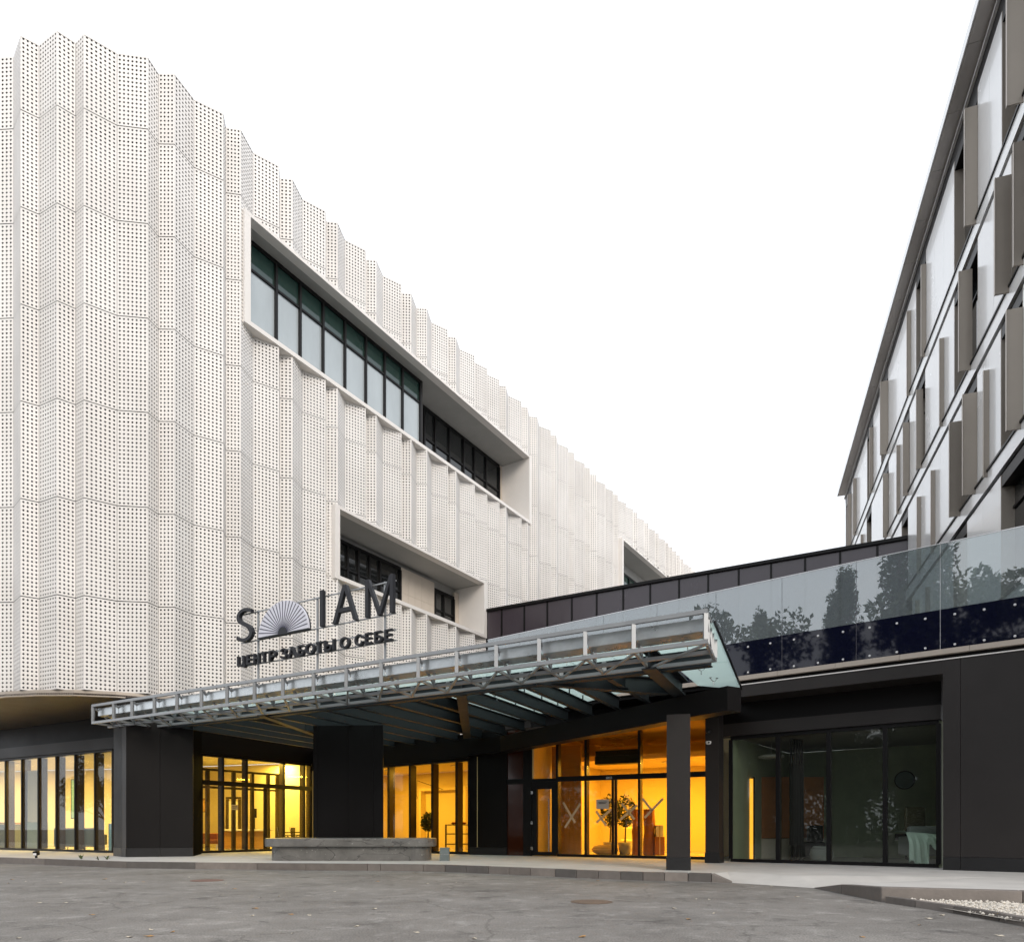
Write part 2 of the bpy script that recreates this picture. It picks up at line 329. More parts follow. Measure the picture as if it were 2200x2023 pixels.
g = MB(); g.poly([(5.60, 10.2, .05), (5.75, 6.3, .05), (12.3, 6.3, .05), (12.3, 7.8, .05), (7.1, 9.66, .05)]); struct('gravel_bed', g, M_grav)
g = MB()
for i in range(5200):
    t = random.random(); y = 6.5 + 4.1 * random.random(); x = 5.68 + (1 - math.sqrt(random.random())) * 6
    if (x - 5.5) * .38 > 10.2 - y: continue
    r = random.uniform(.012, .03); z = .05 + random.random() * .03; n = len(g.v); a = random.random() * 3
    g.v += [(x + r * math.cos(a + k * 1.57) * random.uniform(.7, 1.2), y + r * math.sin(a + k * 1.57) * random.uniform(.7, 1.2), z) for k in range(4)] + [(x, y, z + r * .8), (x, y, z - r)]
    g.f += [(n + k, n + (k + 1) % 4, n + 4) for k in range(4)] + [(n + (k + 1) % 4, n + k, n + 5) for k in range(4)]
label(obj('gravel', g, M_grav), 'loose white gravel in the bed below the right kerb', 'gravel', kind='stuff')
# manhole covers
def manhole(u, v, r, m, lab):
    x, y = gp(u, v, 0); t = thing('manhole_cover', (x, y, 0), lab, 'manhole cover')
    b_ = MB(); b_.lathe((x, y, 0), [(r, -.02), (r, .006), (r * .9, .006), (r * .9, .003)], 36); obj('frame_ring', b_, m, t)
    b_ = MB(); b_.lathe((x, y, 0), [(r * .87, -.02), (r * .87, .008), (r * .6, .008), (r * .58, .005), (r * .3, .005), (r * .28, .009)], 36); obj('lid', b_, m, t)
manhole(1271, 1936.5, .31, mat('rusty_cast_iron', (.16, .115, .085), .7, var=.3, vscale=14, bump=.3, bscale=70), 'round rusty manhole cover in the asphalt right of the middle')
manhole(445, 1890.5, .33, mat('reddish_cast_iron', (.19, .11, .09), .75, var=.3, vscale=9, bump=.3, bscale=60), 'reddish manhole cover near the left kerb')
# fallen leaves and scraps
lm = MB(); lm.v = [(0, -.05, .004), (.028, -.01, .012), (.018, .03, .004), (0, .055, .014), (-.02, .03, .012), (-.03, -.005, .004)]; lm.f = [(0, 1, 2, 3), (0, 3, 4, 5)]
lp = [obj('fallen_leaf', lm, M_leafc), obj('fallen_leaf', lm, M_leafp)]
lpx = [(25, 1889), (56, 1893), (130, 1896), (224, 1888), (236, 1893), (267, 1895), (308, 1894), (407, 1884), (484, 1897), (504, 1909), (600, 1925), (559, 1928), (549, 1951), (141, 1939), (85, 1939), (198, 1965), (541, 1967), (665, 1966), (625, 1964), (803, 1952), (719, 1915), (811, 1893), (917, 1898), (980, 1895), (1284, 1891), (1494, 1931), (1449, 1951), (1479, 1974), (1524, 1932), (1533, 1962), (1616, 1903), (1658, 1903), (1712, 1926), (1975, 1987), (2022, 1966), (2148, 2010), (1853, 2013), (1876, 1939), (1995, 1973), (320, 2011), (278, 2012), (40, 2015), (370, 2002), (628, 2005), (765, 1990), (1250, 2012), (895, 2003), (325, 1997), (18, 1897), (1020, 2016)]
for i, (u, v) in enumerate(lpx):
    o = lp[i % 2] if i < 2 else lp[(i * 7) % 3 > 0].copy()
    if i > 1: COL.objects.link(o)
    x, y = gp(u, v, 0); o.location = (x, y, .002); o.rotation_euler = (0, 0, random.random() * 6); s_ = random.uniform(.5, 1.15); o.scale = (s_, s_, 1)
    label(o, 'small dry leaf lying on the asphalt road', 'leaf', 'fallen leaves scattered on the road')

# ------------------------------------------------------------------ white perforated building
ZT, ZW = 25.8, 5.40               # top and bottom of the perforated skin
k_ = .36816
_z1 = [(0, 335), (78, 330), (120, 205), (228, 262), (333, 177), (441, 248), (490, 196), (683, 308), (862, 332), (925, 428), (1018, 430), (1132, 578), (1303, 662), (1318, 742), (1405, 755), (1477, 888), (1628, 968), (1632, 1037), (1707, 1045), (1765, 1160)]
_z3 = [(542, 37), (545, 95), (612, 103), (655, 203), (776, 265), (778, 318), (838, 322), (876, 412), (985, 465), (985, 513), (1042, 517), (1072, 600), (1133, 603), (1160, 685), (1255, 728), (1257, 768), (1303, 772), (1325, 840), (1412, 880), (1414, 920), (1485, 955), (1487, 990), (1556, 1020), (1558, 1053), (1595, 1057), (1608, 1112), (1685, 1147), (1687, 1178), (1722, 1182), (1732, 1233), (1778, 1237), (1790, 1290), (1857, 1315), (1858, 1343), (1890, 1345), (1898, 1393)]
_px = [(x * k_, y * k_) for x, y in _z1] + [(500 + x * k_, 440 + y * k_) for x, y in _z3]
plan = []
for u, v in _px:
    Y = (ZT - E) * FPX / (HV - v); plan.append(((u - CX) / FPX * Y, Y))
rnd = random.Random(3)
while plan[-1][1] < 98:           # the same two pleat panels repeat towards the far end
    a = rnd.random() < .5
    for l_, h_ in (((.91, 54), (.47, -4)) if a else ((.45, 82), (.88, 7))): plan.append(add(plan[-1], hd(h_), l_))
for i, (l_, h_) in enumerate([(.46, 92), (.9, 118), (.46, 150), (.92, 104), (.46, 165), (.9, 120), (.46, 160), (.92, 125), (.46, 165), (.92, 130), (.46, 170), (.92, 135), (.46, 175)]):
    plan.insert(0, add(plan[0], hd(h_), -l_))
i0 = min(range(len(plan)), key=lambda i: abs((plan[i][0] / plan[i][1]) * FPX + CX - 251.5))
if i0 % 2: plan = plan[1:]
white = thing('perforated_building', (plan[20][0], plan[20][1], 0), 'tall white building wrapped in pleated perforated metal panels', 'building')
PO = plan[[i for i in range(len(plan)) if abs((plan[i][0] / plan[i][1]) * FPX + CX - 479.7) < 1][0]]       # an outermost pleat edge
OUT = add(PO, FI, -.06)           # plane of the loggia frames
def sN(p): return (p[0] - OUT[0]) * FD[0] + (p[1] - OUT[1]) * FD[1]
def fpt(s, d): return add(OUT, FD, s, FI, d)
def s_of(u, d=0): return par(fpt(0, d), FD, u)
def z_of(u, v, d=0): return zat(online(fpt(0, d), FD, u)[1], v)
slots = []                        # (s0, s1, z0, z1) outer size of each loggia frame
S1 = [s_of(524), s_of(1141), (z_of(536, 690) + z_of(1138, 1118)) / 2 - .18, (z_of(536, 465) + z_of(1138, 985)) / 2 + .14]
S2 = [s_of(719), s_of(1045), (z_of(731, 1236) + z_of(1035, 1362)) / 2 - .16, (z_of(731, 1092) + z_of(1037, 1253)) / 2 + .12]
S3 = [s_of(1336), s_of(1336) + 14, z_of(1348, 1168) - 4.6, z_of(1348, 1168) + .12]
slots = [S1, S2, S3]
rows = [5.40, 8.32, 11.36, 14.40, 17.42, 20.45, 23.48, 25.8]
PITCH = .1275
def clip_cells(s0, s1, z0, z1):   # panel face minus the loggia rectangles
    cells = [(0., 1., z0, z1)]
    for a, b, c, d in slots:
        new = []
        for (t0, t1, y0, y1) in cells:
            sa, sb = s0 + (s1 - s0) * t0, s0 + (s1 - s0) * t1
            lo, hi = min(sa, sb), max(sa, sb)
            if hi <= a or lo >= b or y1 <= c or y0 >= d: new.append((t0, t1, y0, y1)); continue
            if y0 < c: new.append((t0, t1, y0, c))
            if y1 > d: new.append((t0, t1, d, y1))
            m0, m1 = max(y0, c), min(y1, d)
            if abs(sb - sa) > 1e-6:
                if lo < a:
                    tt = t0 + (t1 - t0) * (a - sa) / (sb - sa); new.append((t0, tt, m0, m1) if sa < a else (tt, t1, m0, m1))
                if hi > b:
                    tt = t0 + (t1 - t0) * (b - sa) / (sb - sa); new.append((t0, tt, m0, m1) if sa > b else (tt, t1, m0, m1))
        cells = new
    return cells
panels = []
for i in range(0, len(plan) - 2, 2):
    for r in range(7):
        mb = MB(); mb.uv = []
        z0, z1 = rows[r] + (.015 if r else 0), rows[r + 1] - (.015 if r < 6 else 0)
        for j in (0, 1):
            a, b = plan[i + j], plan[i + j + 1]; wd = dist(a, b)
            g0, g1 = (.006 / wd if j == 0 else 0), (1 - .006 / wd if j == 1 else 1)
            n_c = max(3, round((wd - .03) / PITCH)); n_r = math.floor((z1 - z0 - .03) / PITCH)
            for (t0, t1, y0, y1) in clip_cells(sN(a), sN(b), z0, z1):
                t0, t1 = max(t0, g0), min(t1, g1)
                if t1 - t0 < .01 or y1 - y0 < .02: continue
                P = lambda t: (a[0] + (b[0] - a[0]) * t, a[1] + (b[1] - a[1]) * t)
                U = lambda t: -.15 + (n_c + .3) * t
                V = lambda y: -.1 + (n_r + .2) * (y - z0) / (z1 - z0)
                p, q = P(t0), P(t1)
                mb.poly([(p[0], p[1], y0), (q[0], q[1], y0), (q[0], q[1], y1), (p[0], p[1], y1)])
                fu = [(U(t0), V(y0)), (U(t1), V(y0)), (U(t1), V(y1)), (U(t0), V(y1))]; mb.uv.append(fu)
                nx_, ny_ = -(b[1] - a[1]) / wd * .010, (b[0] - a[0]) / wd * .010          # inner face of the folded sheet
                mb.poly([(p[0] + nx_, p[1] + ny_, y0), (q[0] + nx_, q[1] + ny_, y0), (q[0] + nx_, q[1] + ny_, y1), (p[0] + nx_, p[1] + ny_, y1)]); mb.uv.append(fu)
        if mb.f:
            Y = plan[i][1]; u = plan[i][0] / Y * FPX + CX; v = HV - (z0 + z1 - 2 * E) / 2 * FPX / Y
            panels.append((Y + (300 if (u < -60 or v < -80) else 0), mb))
panels.sort(key=lambda t: t[0])
rest = MB(); rest.uv = []
for k, (Y, mb) in enumerate(panels):
    if k < 298: obj('perforated_panel', mb, M_perf, white)
    else:
        n = len(rest.v); rest.v += mb.v; rest.f += [tuple(x + n for x in f) for f in mb.f]; rest.uv += mb.uv
label(obj('far_perforated_panels', rest, M_perf, white), kind='stuff')
# wall behind the skin, subframe rails, rim and soffit
core_line = []
for i in range(0, len(plan), 2):
    a = plan[max(0, i - 2)]; b = plan[min(len(plan) - 1, i + 2)]; d = unit(a, b); c = plan[i]
    m = ((plan[max(0, i - 1)][0] + c[0] + plan[min(len(plan) - 1, i + 1)][0]) / 3, (plan[max(0, i - 1)][1] + c[1] + plan[min(len(plan) - 1, i + 1)][1]) / 3)
    core_line.append(add(m, (-d[1], d[0]), .62))
mb = MB()
for a, b in zip(core_line[:-1], core_line[1:]):
    for (t0, t1, y0, y1) in clip_cells(sN(a), sN(b), ZW, ZT - .06):
        if t1 - t0 < .005: continue
        p = (a[0] + (b[0] - a[0]) * t0, a[1] + (b[1] - a[1]) * t0); q = (a[0] + (b[0] - a[0]) * t1, a[1] + (b[1] - a[1]) * t1)
        mb.poly([(p[0], p[1], y0), (q[0], q[1], y0), (q[0], q[1], y1), (p[0], p[1], y1)])
obj('backing_wall', mb, M_back, white)
far = core_line[-1]; first = core_line[0]
mb = MB(); mb.prism(core_line + [add(far, FI, 12), (-44, 60), add(first, (-1, 1), 4)], ZT - .5, ZT - .4); obj('roof_deck', mb, M_back, white)
mb = MB()
for i in range(0, len(plan) - 2, 2):
    c = core_line[i // 2]; d = core_line[min(i // 2 + 1, len(core_line) - 1)]
    q = [(p[0] * .999, p[1] * 1.0) for p in plan[i:i + 3]]
    for tri in ((q[0], q[1], c), (q[1], q[2], d), (q[1], d, c)): mb.poly([(x, y, ZT - .05) for x, y in tri])
obj('coping', mb, M_back, white)
for z in rows[1:-1]:
    mb = MB()
    for a, b in zip(core_line[:-1], core_line[1:]):
        for (t0, t1, y0, y1) in clip_cells(sN(a), sN(b), z - .09, z + .09):
            p = (a[0] + (b[0] - a[0]) * t0, a[1] + (b[1] - a[1]) * t0); q = (a[0] + (b[0] - a[0]) * t1, a[1] + (b[1] - a[1]) * t1); d = unit(a, b)
            if t1 - t0 < .02: continue
            mb.prism([p, q, add(q, (-d[1], d[0]), -.25), add(p, (-d[1], d[0]), -.25)], y0, y1)
    obj('subframe_rail', mb, M_rail, white)
rim_line = []
for i in range(0, len(plan), 2):
    d = unit(plan[max(0, i - 4)], plan[min(len(plan) - 1, i + 4)]); a = plan[max(0, i - 3):i + 4]; c = (sum(p[0] for p in a) / len(a), sum(p[1] for p in a) / len(a)); rim_line.append(add(c, (-d[1], d[0]), -.22))
nr = [i for i, p in enumerate(rim_line) if p[1] < 46 or p[0] < -8]
rim_line = rim_line[:max(nr)]
ns = max(1, len(rim_line) // 9)
for i in range(0, len(rim_line) - 1, 2):
    seg = rim_line[i:i + 3]; mb = MB()
    for a, b in zip(seg[:-1], seg[1:]): mb.wall(a, b, 5.21, 5.392, .12, 1)
    obj('soffit_rim', mb, M_beige, white)
mb = MB(); mb.prism(rim_line + [add(rim_line[-1], FI, 3), add(K, FI, 3), (-20, 36), (-32, 38)], 5.24, 5.30); obj('soffit', mb, M_soff, white)

# loggias: frame boards, recessed glazing, tiled wall
def fbox(s0, s1, d0, d1, z0, z1): return MB().prism([fpt(s0, d0), fpt(s1, d0), fpt(s1, d1), fpt(s0, d1)], z0, z1)
def loggia(sl, depth, lab):
    s0, s1, z0, z1 = sl
    L_ = label(obj('loggia_frame', fbox(s0, s1, -.04, depth, z0, z0 + .16), M_white, white), lab)
    obj('frame_head', fbox(s0, s1, -.04, .35, z1 - .13, z1), M_white, L_)
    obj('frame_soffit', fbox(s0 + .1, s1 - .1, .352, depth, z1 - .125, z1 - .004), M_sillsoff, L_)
    obj('frame_jamb', fbox(s0, s0 + .26, -.038, depth, z0 + .161, z1 - .131), M_white, L_)
    obj('frame_jamb', fbox(s1 - .24, s1, -.038, depth, z0 + .161, z1 - .131), M_white, L_)
    return L_
def glazed(L_, s0, s1, d, z0, z1, edges, zt, low_m, up_m, low2=None):
    obj('glazing_frame', fbox(s0, s1, d - .03, d + .08, z1 - .16, z1), M_black, L_); obj('glazing_frame', fbox(s0, s1, d - .03, d + .08, z0, z0 + .06), M_black, L_)
    for s in edges: obj('mullion', fbox(s - .05, s + .05, d - .08, d + .1, z0 + .061, z1 - .161), M_black, L_)
    for a, b in zip(edges[:-1], edges[1:]):
        a += .051; b -= .051
        if b - a < .1: continue
        obj('transom', fbox(a, b, d - .05, d + .09, zt - .04, zt + .04), M_black, L_)
        obj('pane', fbox(a, b, d + .02, d + .04, zt + .041, z1 - .161), up_m, L_)
        if low2:
            zz = z0 + (zt - z0) * .32
            obj('pane', fbox(a, b, d + .02, d + .04, zz, zt - .041), low_m, L_); obj('pane', fbox(a, b, d + .018, d + .03, z0 + .061, zz - .002), low2, L_)
        else: obj('pane', fbox(a, b, d + .02, d + .04, z0 + .061, zt - .041), low_m, L_)
D2S = 2200 / 2010
L1 = loggia(S1, 2.4, 'long upper loggia with a row of blue-grey panes')
zi0, zi1 = S1[2] + .162, S1[3] - .128
ed = [s_of(x * D2S, .8) for x in (490, 541, 588, 633, 676, 717, 754, 789, 824)]
ed[0] = S1[0] + .3
glazed(L1, ed[0] - .04, ed[-1] + .05, .8, zi0, zi1, ed, zi0 + (zi1 - zi0) * .70, M_blind, M_greengl)
obj('return_wall', fbox(ed[-1] + .06, ed[-1] + .16, .75, 2.1, zi0, zi1 - .002), M_dark2, L1)
ed2 = [s_of(x * D2S, 1.9) for x in (832, 853, 881, 909, 930, 953, 979)]
zg = zi0 + (zi1 - zi0) * .985
glazed(L1, ed2[0] - .3, ed2[-1] + .05, 1.9, zi0, zg, ed2, zi0 + (zg - zi0) * .56, M_winglass, M_winglass, M_blind)
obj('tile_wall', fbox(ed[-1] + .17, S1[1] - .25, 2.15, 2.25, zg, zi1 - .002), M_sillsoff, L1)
for i in range(6):
    a = ed2[-1] + .06; b = S1[1] - .26; w_ = (b - a) / 6
    obj('tile_strip', fbox(a + w_ * i, a + w_ * (i + 1) - .012, 1.88, 2.05, zi0, zg), M_tile, L1)
L2 = loggia(S2, 2.1, 'small lower loggia above the sign')
zi0, zi1 = S2[2] + .162, S2[3] - .128; zg = zi0 + (zi1 - zi0) * .90
ed = [s_of(x * D2S, 1.7) for x in (664, 681, 702, 724, 745, 785)]; ed[0] = S2[0] + .3
glazed(L2, ed[0], ed[-1] + .05, 1.7, zi0, zg, ed, zi0 + (zg - zi0) * .5, M_winglass, M_winglass)
e3 = [s_of(x * D2S, 1.7) for x in (853, 870, 890)]
glazed(L2, e3[0] - .05, e3[-1] + .05, 1.7, zi0, zg - .25, e3, zi0 + (zg - zi0) * .45, M_winglass, M_winglass)
for a, b in ((ed[-1] + .06, e3[0] - .06), (e3[-1] + .06, S2[1] - .26)):
    n = max(2, int((b - a) / .45)); w_ = (b - a) / n
    for i in range(n):
        for zz, (q0, q1) in enumerate(((zi0, zi0 + (zg - zi0) * .5 - .01), (zi0 + (zg - zi0) * .5, zg))): obj('tile', fbox(a + w_ * i, a + w_ * (i + 1) - .01, 1.66, 1.8, q0, q1), M_tile, L2)
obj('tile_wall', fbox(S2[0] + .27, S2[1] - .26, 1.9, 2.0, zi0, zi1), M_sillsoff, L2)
L3 = loggia(S3, 2.4, 'far loggia half hidden by the purple wall')
zi0, zi1 = S3[2] + .162, S3[3] - .128; zg = zi0 + (zi1 - zi0) * .8
ed = [S3[0] + .3 + 1.25 * i for i in range(9)]
glazed(L3, ed[0], ed[-1] + .05, 1.7, zi0, zg, ed, zi0 + (zg - zi0) * .6, M_winglass, M_greengl)
obj('tile_wall', fbox(S3[0] + .27, S3[1] - .26, 1.9, 2.0, zi0, zi1), M_sillsoff, L3)

# ------------------------------------------------------------------ ground floor of the white building (left)
def lbox(p, d, e, a0, a1, b0, b1, z0, z1):     # box in a line frame: a along d, b along e (inward)
    return MB().prism([add(p, d, a0, e, b0), add(p, d, a1, e, b0), add(p, d, a1, e, b1), add(p, d, a0, e, b1)], z0, z1)
LI = (-LD[1], LD[0])
def perp_in(d):
    e = (-d[1], d[0]); return e if e[1] > 0 else (d[1], -d[0])
def storefront(name, lab, p, d, e, z0, z1, mull, trans, gm, mw=.07, md=.24, cat='shop window', front=.05):
    T = thing(name, (*p, z0), lab, cat)
    a0, a1 = mull[0], mull[-1]
    obj('sill_rail', lbox(p, d, e, a0, a1, -front, .16, z0, z0 + .08), M_black, T); obj('head_rail', lbox(p, d, e, a0, a1, -front, .16, z1 - .09, z1), M_black, T)
    for m in mull:
        o = obj('mullion', lbox(p, d, e, m - mw / 2, m + mw / 2, -front - .01, 0, z0 + .081, z1 - .091), M_black, T)
        obj('mullion_fin', lbox(p, d, e, m - mw / 2 + .008, m + mw / 2 - .008, .001, md, z0 + .081, z1 - .091), M_brown, o)
    for a, b in zip(mull[:-1], mull[1:]):
        a += mw / 2 + .001; b -= mw / 2 + .001; zs = [z0 + .081] + list(trans) + [z1 - .091]
        for i in range(len(zs) - 1):
            q0 = zs[i] + (.036 if i else 0); q1 = zs[i + 1] - (.036 if i < len(zs) - 2 else 0)
            obj('pane', lbox(p, d, e, a, b, .0, .012, q0, q1), gm, T)
        for t in trans: obj('transom', lbox(p, d, e, a, b, -.04, .12, t - .035, t + .035), M_black, T)
    return T
lm_ = [par(A0, LD, u) for u in (14, 49, 84.5, 123, 163.5, 206, 244)]
st = lm_[1] - lm_[0]; lm_ = [lm_[0] - st * k for k in (6, 5, 4, 3, 2, 1)] + lm_
storefront('storefront', 'tall glass front with closely set black mullions left of the first pillar', A0, LD, LI, ZP, 4.0, lm_, [], M_clear, md=.3)
base = thing('dark_ground_floor', (*A1, ZP), 'dark clad ground floor walls under the white building', 'wall')
obj('fascia_band', lbox(A0, LD, LI, lm_[0], lm_[-1] + .2, -.12, .3, 4.002, 4.42), M_dark2, base)
obj('upper_wall', lbox(A0, LD, LI, lm_[0], lm_[-1] + .2, .05, .4, 4.422, 5.235), M_dark, base)
# left pillar (angled end wall)
pl = thing('pillar', (*gp(340, 1839), ZP), 'wide dark clad pillar between the left glass front and the first doors', 'pillar', 'dark clad pillars')
q = [gp(244, 1837.3), gp(262, 1839.3), gp(271, 1840), gp(415, 1838.4)]
e = perp_in(unit(q[2], q[3]))
for i in range(3):
    dd = unit(q[i], q[i + 1]); en = perp_in(dd); n_ = 2 if i == 2 else 1
    for j in range(n_):
        a = add(q[i], dd, dist(q[i], q[i + 1]) * j / n_ + .004); b = add(q[i], dd, dist(q[i], q[i + 1]) * (j + 1) / n_ - .004)
        obj('cladding_sheet', MB().wall(a, b, ZP + .28, 5.23, .06, 1), (M_dark, M_dark2, M_dark)[i], pl); obj('plinth', MB().wall(add(a, en, -.012), add(b, en, -.012), ZP - .02, ZP + .275, .06, 1), M_plinth, pl)  # middle facet gets the lighter cladding, imitating light on its left-facing side
obj('pillar_core', MB().prism([add(q[0], e, .07), add(q[2], e, .07), add(q[3], e, .07, unit(q[2], q[3]), -.01), add(q[3], e, 2.2, unit(q[2], q[3]), -.01), D0, add(q[1], e, 1.2)], ZP - .02, 5.232), M_matt, pl)
# doors under the white building
dm = [par(D0, FD, u) for u in (432, 478, 529, 609, 653)]; dm.append(dist(D0, K) - .05)
st1 = storefront('glazed_doors', 'glazed sliding door front left of the central pillar', D0, FD, FI, ZP, 3.8, dm, [2.75], M_clear, cat='door')
mid = (dm[2] + dm[3]) / 2
obj('door_stile', lbox(D0, FD, FI, mid - .06, mid + .06, -.03, .05, ZP + .09, 2.71), M_black, st1)
obj('door_operator', lbox(D0, FD, FI, dm[0], dm[-1], -.10, -.052, 2.66, 2.83), M_black, st1)
nt_ = obj('paper_notice', lbox(D0, FD, FI, par(D0, FD, 497), par(D0, FD, 511), -.012, -.004, zat(26.6, 1739), zat(26.6, 1728)), mat('buff_paper', (.55, .42, .22), .8), st1)
for k in range(2): obj('text_line', lbox(D0, FD, FI, par(D0, FD, 498.5), par(D0, FD, 509 - 3 * k), -.016, -.0125, zat(26.6, 1732.6 + 3 * k), zat(26.6, 1731.4 + 3 * k)), M_black, nt_)
obj('upper_wall', lbox(D0, FD, FI, -.25, dist(D0, K) + .3, -.1, .3, 3.802, 5.235), M_dark, base)
mid_ = thing('storefront', (*M1, ZP), 'glass front with five tall bays behind the stone bench', 'shop window')
KL = dist(K, M1); UD = unit(K, M1); UI = perp_in(UD)
COL.objects.unlink(mid_); bpy.data.objects.remove(mid_)
mm = [par(K, UD, u) for u in (790, 836, 882, 930, 982, 1009)]
storefront('storefront', 'glass front with tall amber bays behind the stone bench', K, UD, UI, ZP, 3.5, mm, [], M_ambergl, md=.28)
pod = thing('terrace_podium', (*N0, ZP), 'low dark clad entrance block carrying the glass railed terrace', 'building')
obj('wall', lbox(K, UD, UI, .1, mm[-1] + .04, -.06, .3, 3.502, 4.35), M_dark, pod)
# dark wall between the amber front and the entrance, with a red-brown window
a = add(M1, UD, .02); b = add(N0, ND, -.02); wd = unit(a, b); we = perp_in(wd); wl = dist(a, b)
obj('wall', lbox(a, wd, we, .03, wl * .62, -.05, .3, ZP + .26, 4.35), M_dark, pod); obj('plinth', lbox(a, wd, we, .03, wl * .62, -.065, .3, ZP - .02, ZP + .255), M_plinth, pod)
obj('wall', lbox(a, wd, we, wl * .88, wl + .02, -.05, .3, ZP - .02, 4.35), M_black, pod)
M_redgl = mat('dark_red_brown_glass', (.045, .012, .006), .08, spec=.5)
wn = obj('window', lbox(a, wd, we, wl * .62 + .002, wl * .88 - .002, .0, .1, ZP - .02, 4.35), M_redgl, pod)
obj('transom', lbox(a, wd, we, wl * .62 + .002, wl * .88 - .002, -.03, -.002, 2.55, 2.72), M_black, wn)
# entrance glazing
em = [0, par(N0, ND, 1198), par(N0, ND, 1259), par(N0, ND, 1374), par(N0, ND, 1436), dist(N0, N1)]
NI = perp_in(ND); ZE = 4.36
ent = storefront('glazed_entrance', 'amber lit glass entrance with taped crosses on its doors', N0, ND, NI, ZP, ZE, em[1:], [2.66], M_ambergl, md=.22, cat='entrance')
obj('pane', lbox(N0, ND, NI, .06, em[1] - .04, 0, .012, 2.7, ZE - .09), M_ambergl, ent)
obj('transom', lbox(N0, ND, NI, 0, em[1] - .036, -.05, .14, 2.60, 2.70), M_black, ent)
dl = obj('door_leaf', lbox(N0, ND, NI, .02, .19, -.045, .06, ZP + .02, 2.598), M_black, ent)
obj('door_stile', lbox(N0, ND, NI, em[1] - .2, em[1] - .037, -.045, .06, ZP + .02, 2.598), M_black, dl)
obj('door_rail', lbox(N0, ND, NI, .191, em[1] - .201, -.045, .06, ZP + .02, ZP + .14), M_black, dl); obj('door_rail', lbox(N0, ND, NI, .191, em[1] - .201, -.045, .06, 2.36, 2.598), M_black, dl)
obj('door_pane', lbox(N0, ND, NI, .191, em[1] - .201, 0, .012, ZP + .141, 2.359), M_ambergl, dl)
for z in (ZP + .25, 1.25, 2.25): obj('hinge', lbox(N0, ND, NI, -.02, .06, -.08, -.046, z - .05, z + .05), M_inox, dl)
h = add(N0, ND, em[1] - .27, NI, -.1); obj('pull_handle', MB().tube((*h, ZP + .15), (*h, 2.05), .016, k=8), M_inox, dl)
obj('wall', lbox(N0, ND, NI, -.05, dist(N0, N1) + .2, -.02, .25, ZE + .002, 4.9), M_dark, pod)
dmid = par(N0, ND, 1320)
for s in (-.05, .05): obj('door_stile', lbox(N0, ND, NI, dmid + s - .035, dmid + s + .035, -.03, .04, ZP + .09, 2.62), M_black, ent)
obj('door_operator', lbox(N0, ND, NI, em[1], em[-1], -.11, -.056, 2.58, 2.74), M_black, ent)
sn = add(N0, ND, dmid - .12, NI, -.13); obj('motion_sensor', MB().box((*sn, 2.64), (.2, .06, .08), ND), M_inox, ent)
M_tape = mat('masking_tape', (.6, .46, .27), .8)
def tape(u0, v0, u1, v1):
    p0 = online(add(N0, NI, -.012), ND, u0); p1 = online(add(N0, NI, -.012), ND, u1)
    P0 = Vector((*p0, zat(p0[1], v0))); P1 = Vector((*p1, zat(p1[1], v1))); dv = (P1 - P0).normalized(); nn = Vector((NI[0], NI[1], 0)); sd_ = dv.cross(nn).normalized() * .035
    b_ = MB(); n = 0
    b_.v = [tuple(x) for x in (P0 - sd_, P0 + sd_, P1 + sd_, P1 - sd_, P0 - sd_ - nn * .004, P0 + sd_ - nn * .004, P1 + sd_ - nn * .004, P1 - sd_ - nn * .004)]
    b_.f = [(0, 1, 2, 3), (7, 6, 5, 4), (0, 4, 5, 1), (1, 5, 6, 2), (2, 6, 7, 3), (3, 7, 4, 0)]
    obj('tape_strip', b_, M_tape, ent)
cs = .2289
for (x0, y0, x1, y1) in ((480, 798, 592, 988), (497, 1035, 642, 810), (790, 880, 885, 1018), (793, 988, 932, 862), (1030, 810, 1150, 958), (1015, 962, 1175, 825), (1222, 760, 1318, 880), (1245, 943, 1418, 762)):
    tape(1100 + x0 * cs, 1540 + y0 * cs, 1100 + x1 * cs, 1540 + y1 * cs)
def onent(u0, v0, u1, v1, off):
    q0, q1 = par(N0, ND, u0), par(N0, ND, u1); Y = online(N0, ND, (u0 + u1) / 2)[1]
    return lbox(N0, ND, NI, q0, q1, -off - .004, -off, zat(Y, v1), zat(Y, v0))
pn = obj('paper_notice', onent(1281.5, 1716.5, 1308.5, 1737, .014), mat('white_paper', (.55, .5, .46), .8), ent)
for k in range(2): obj('text_line', onent(1286 + k, 1721.5 + 3 * k, 1304 - 2 * k, 1722.7 + 3 * k, .019), M_black, pn)
# beam in front of the entrance, on the right pillar; dark ceiling behind it
bl = [(-8.4, 29.75), (-4.95, 26.98), (-1.49, 24.02), (-.39, 23.0), (1.08, 20.55), (2.45, 18.3), (4.56, 14.78)]
bm = thing('entrance_beam', (3.7, 16, 3.58), 'long dark fascia beam above the entrance resting on the slim pillar', 'beam')
off = []
for i, p in enumerate(bl):
    d = unit(bl[max(0, i - 1)], bl[min(len(bl) - 1, i + 1)]); off.append(add(p, (-d[1], d[0]), .42) if (-d[1]) > 0 else add(p, (d[1], -d[0]), .42))
for i in range(1, len(bl) - 1):
    z0 = 3.58 if i > 1 else 3.52
    obj('beam_segment', MB().prism([bl[i], bl[i + 1], off[i + 1], off[i]], z0, 4.1), M_dark, bm)
_c = [(*off[2], 4.09), (*off[3], 4.09), (*off[4], 4.09), (*off[5], 4.09), (*off[6], 4.09), (*add(W0, TD, .1), 4.3), (*N1, ZE + .05), (*add(N0, ND, -.1), ZE + .05), (*add(M1, UD, .0), ZE + .05)]
_m = MB()
for tri in ((0, 7, 8), (0, 1, 7), (1, 2, 7), (2, 3, 6), (2, 6, 7), (3, 4, 6), (4, 5, 6)): _m.poly([_c[i] for i in tri])
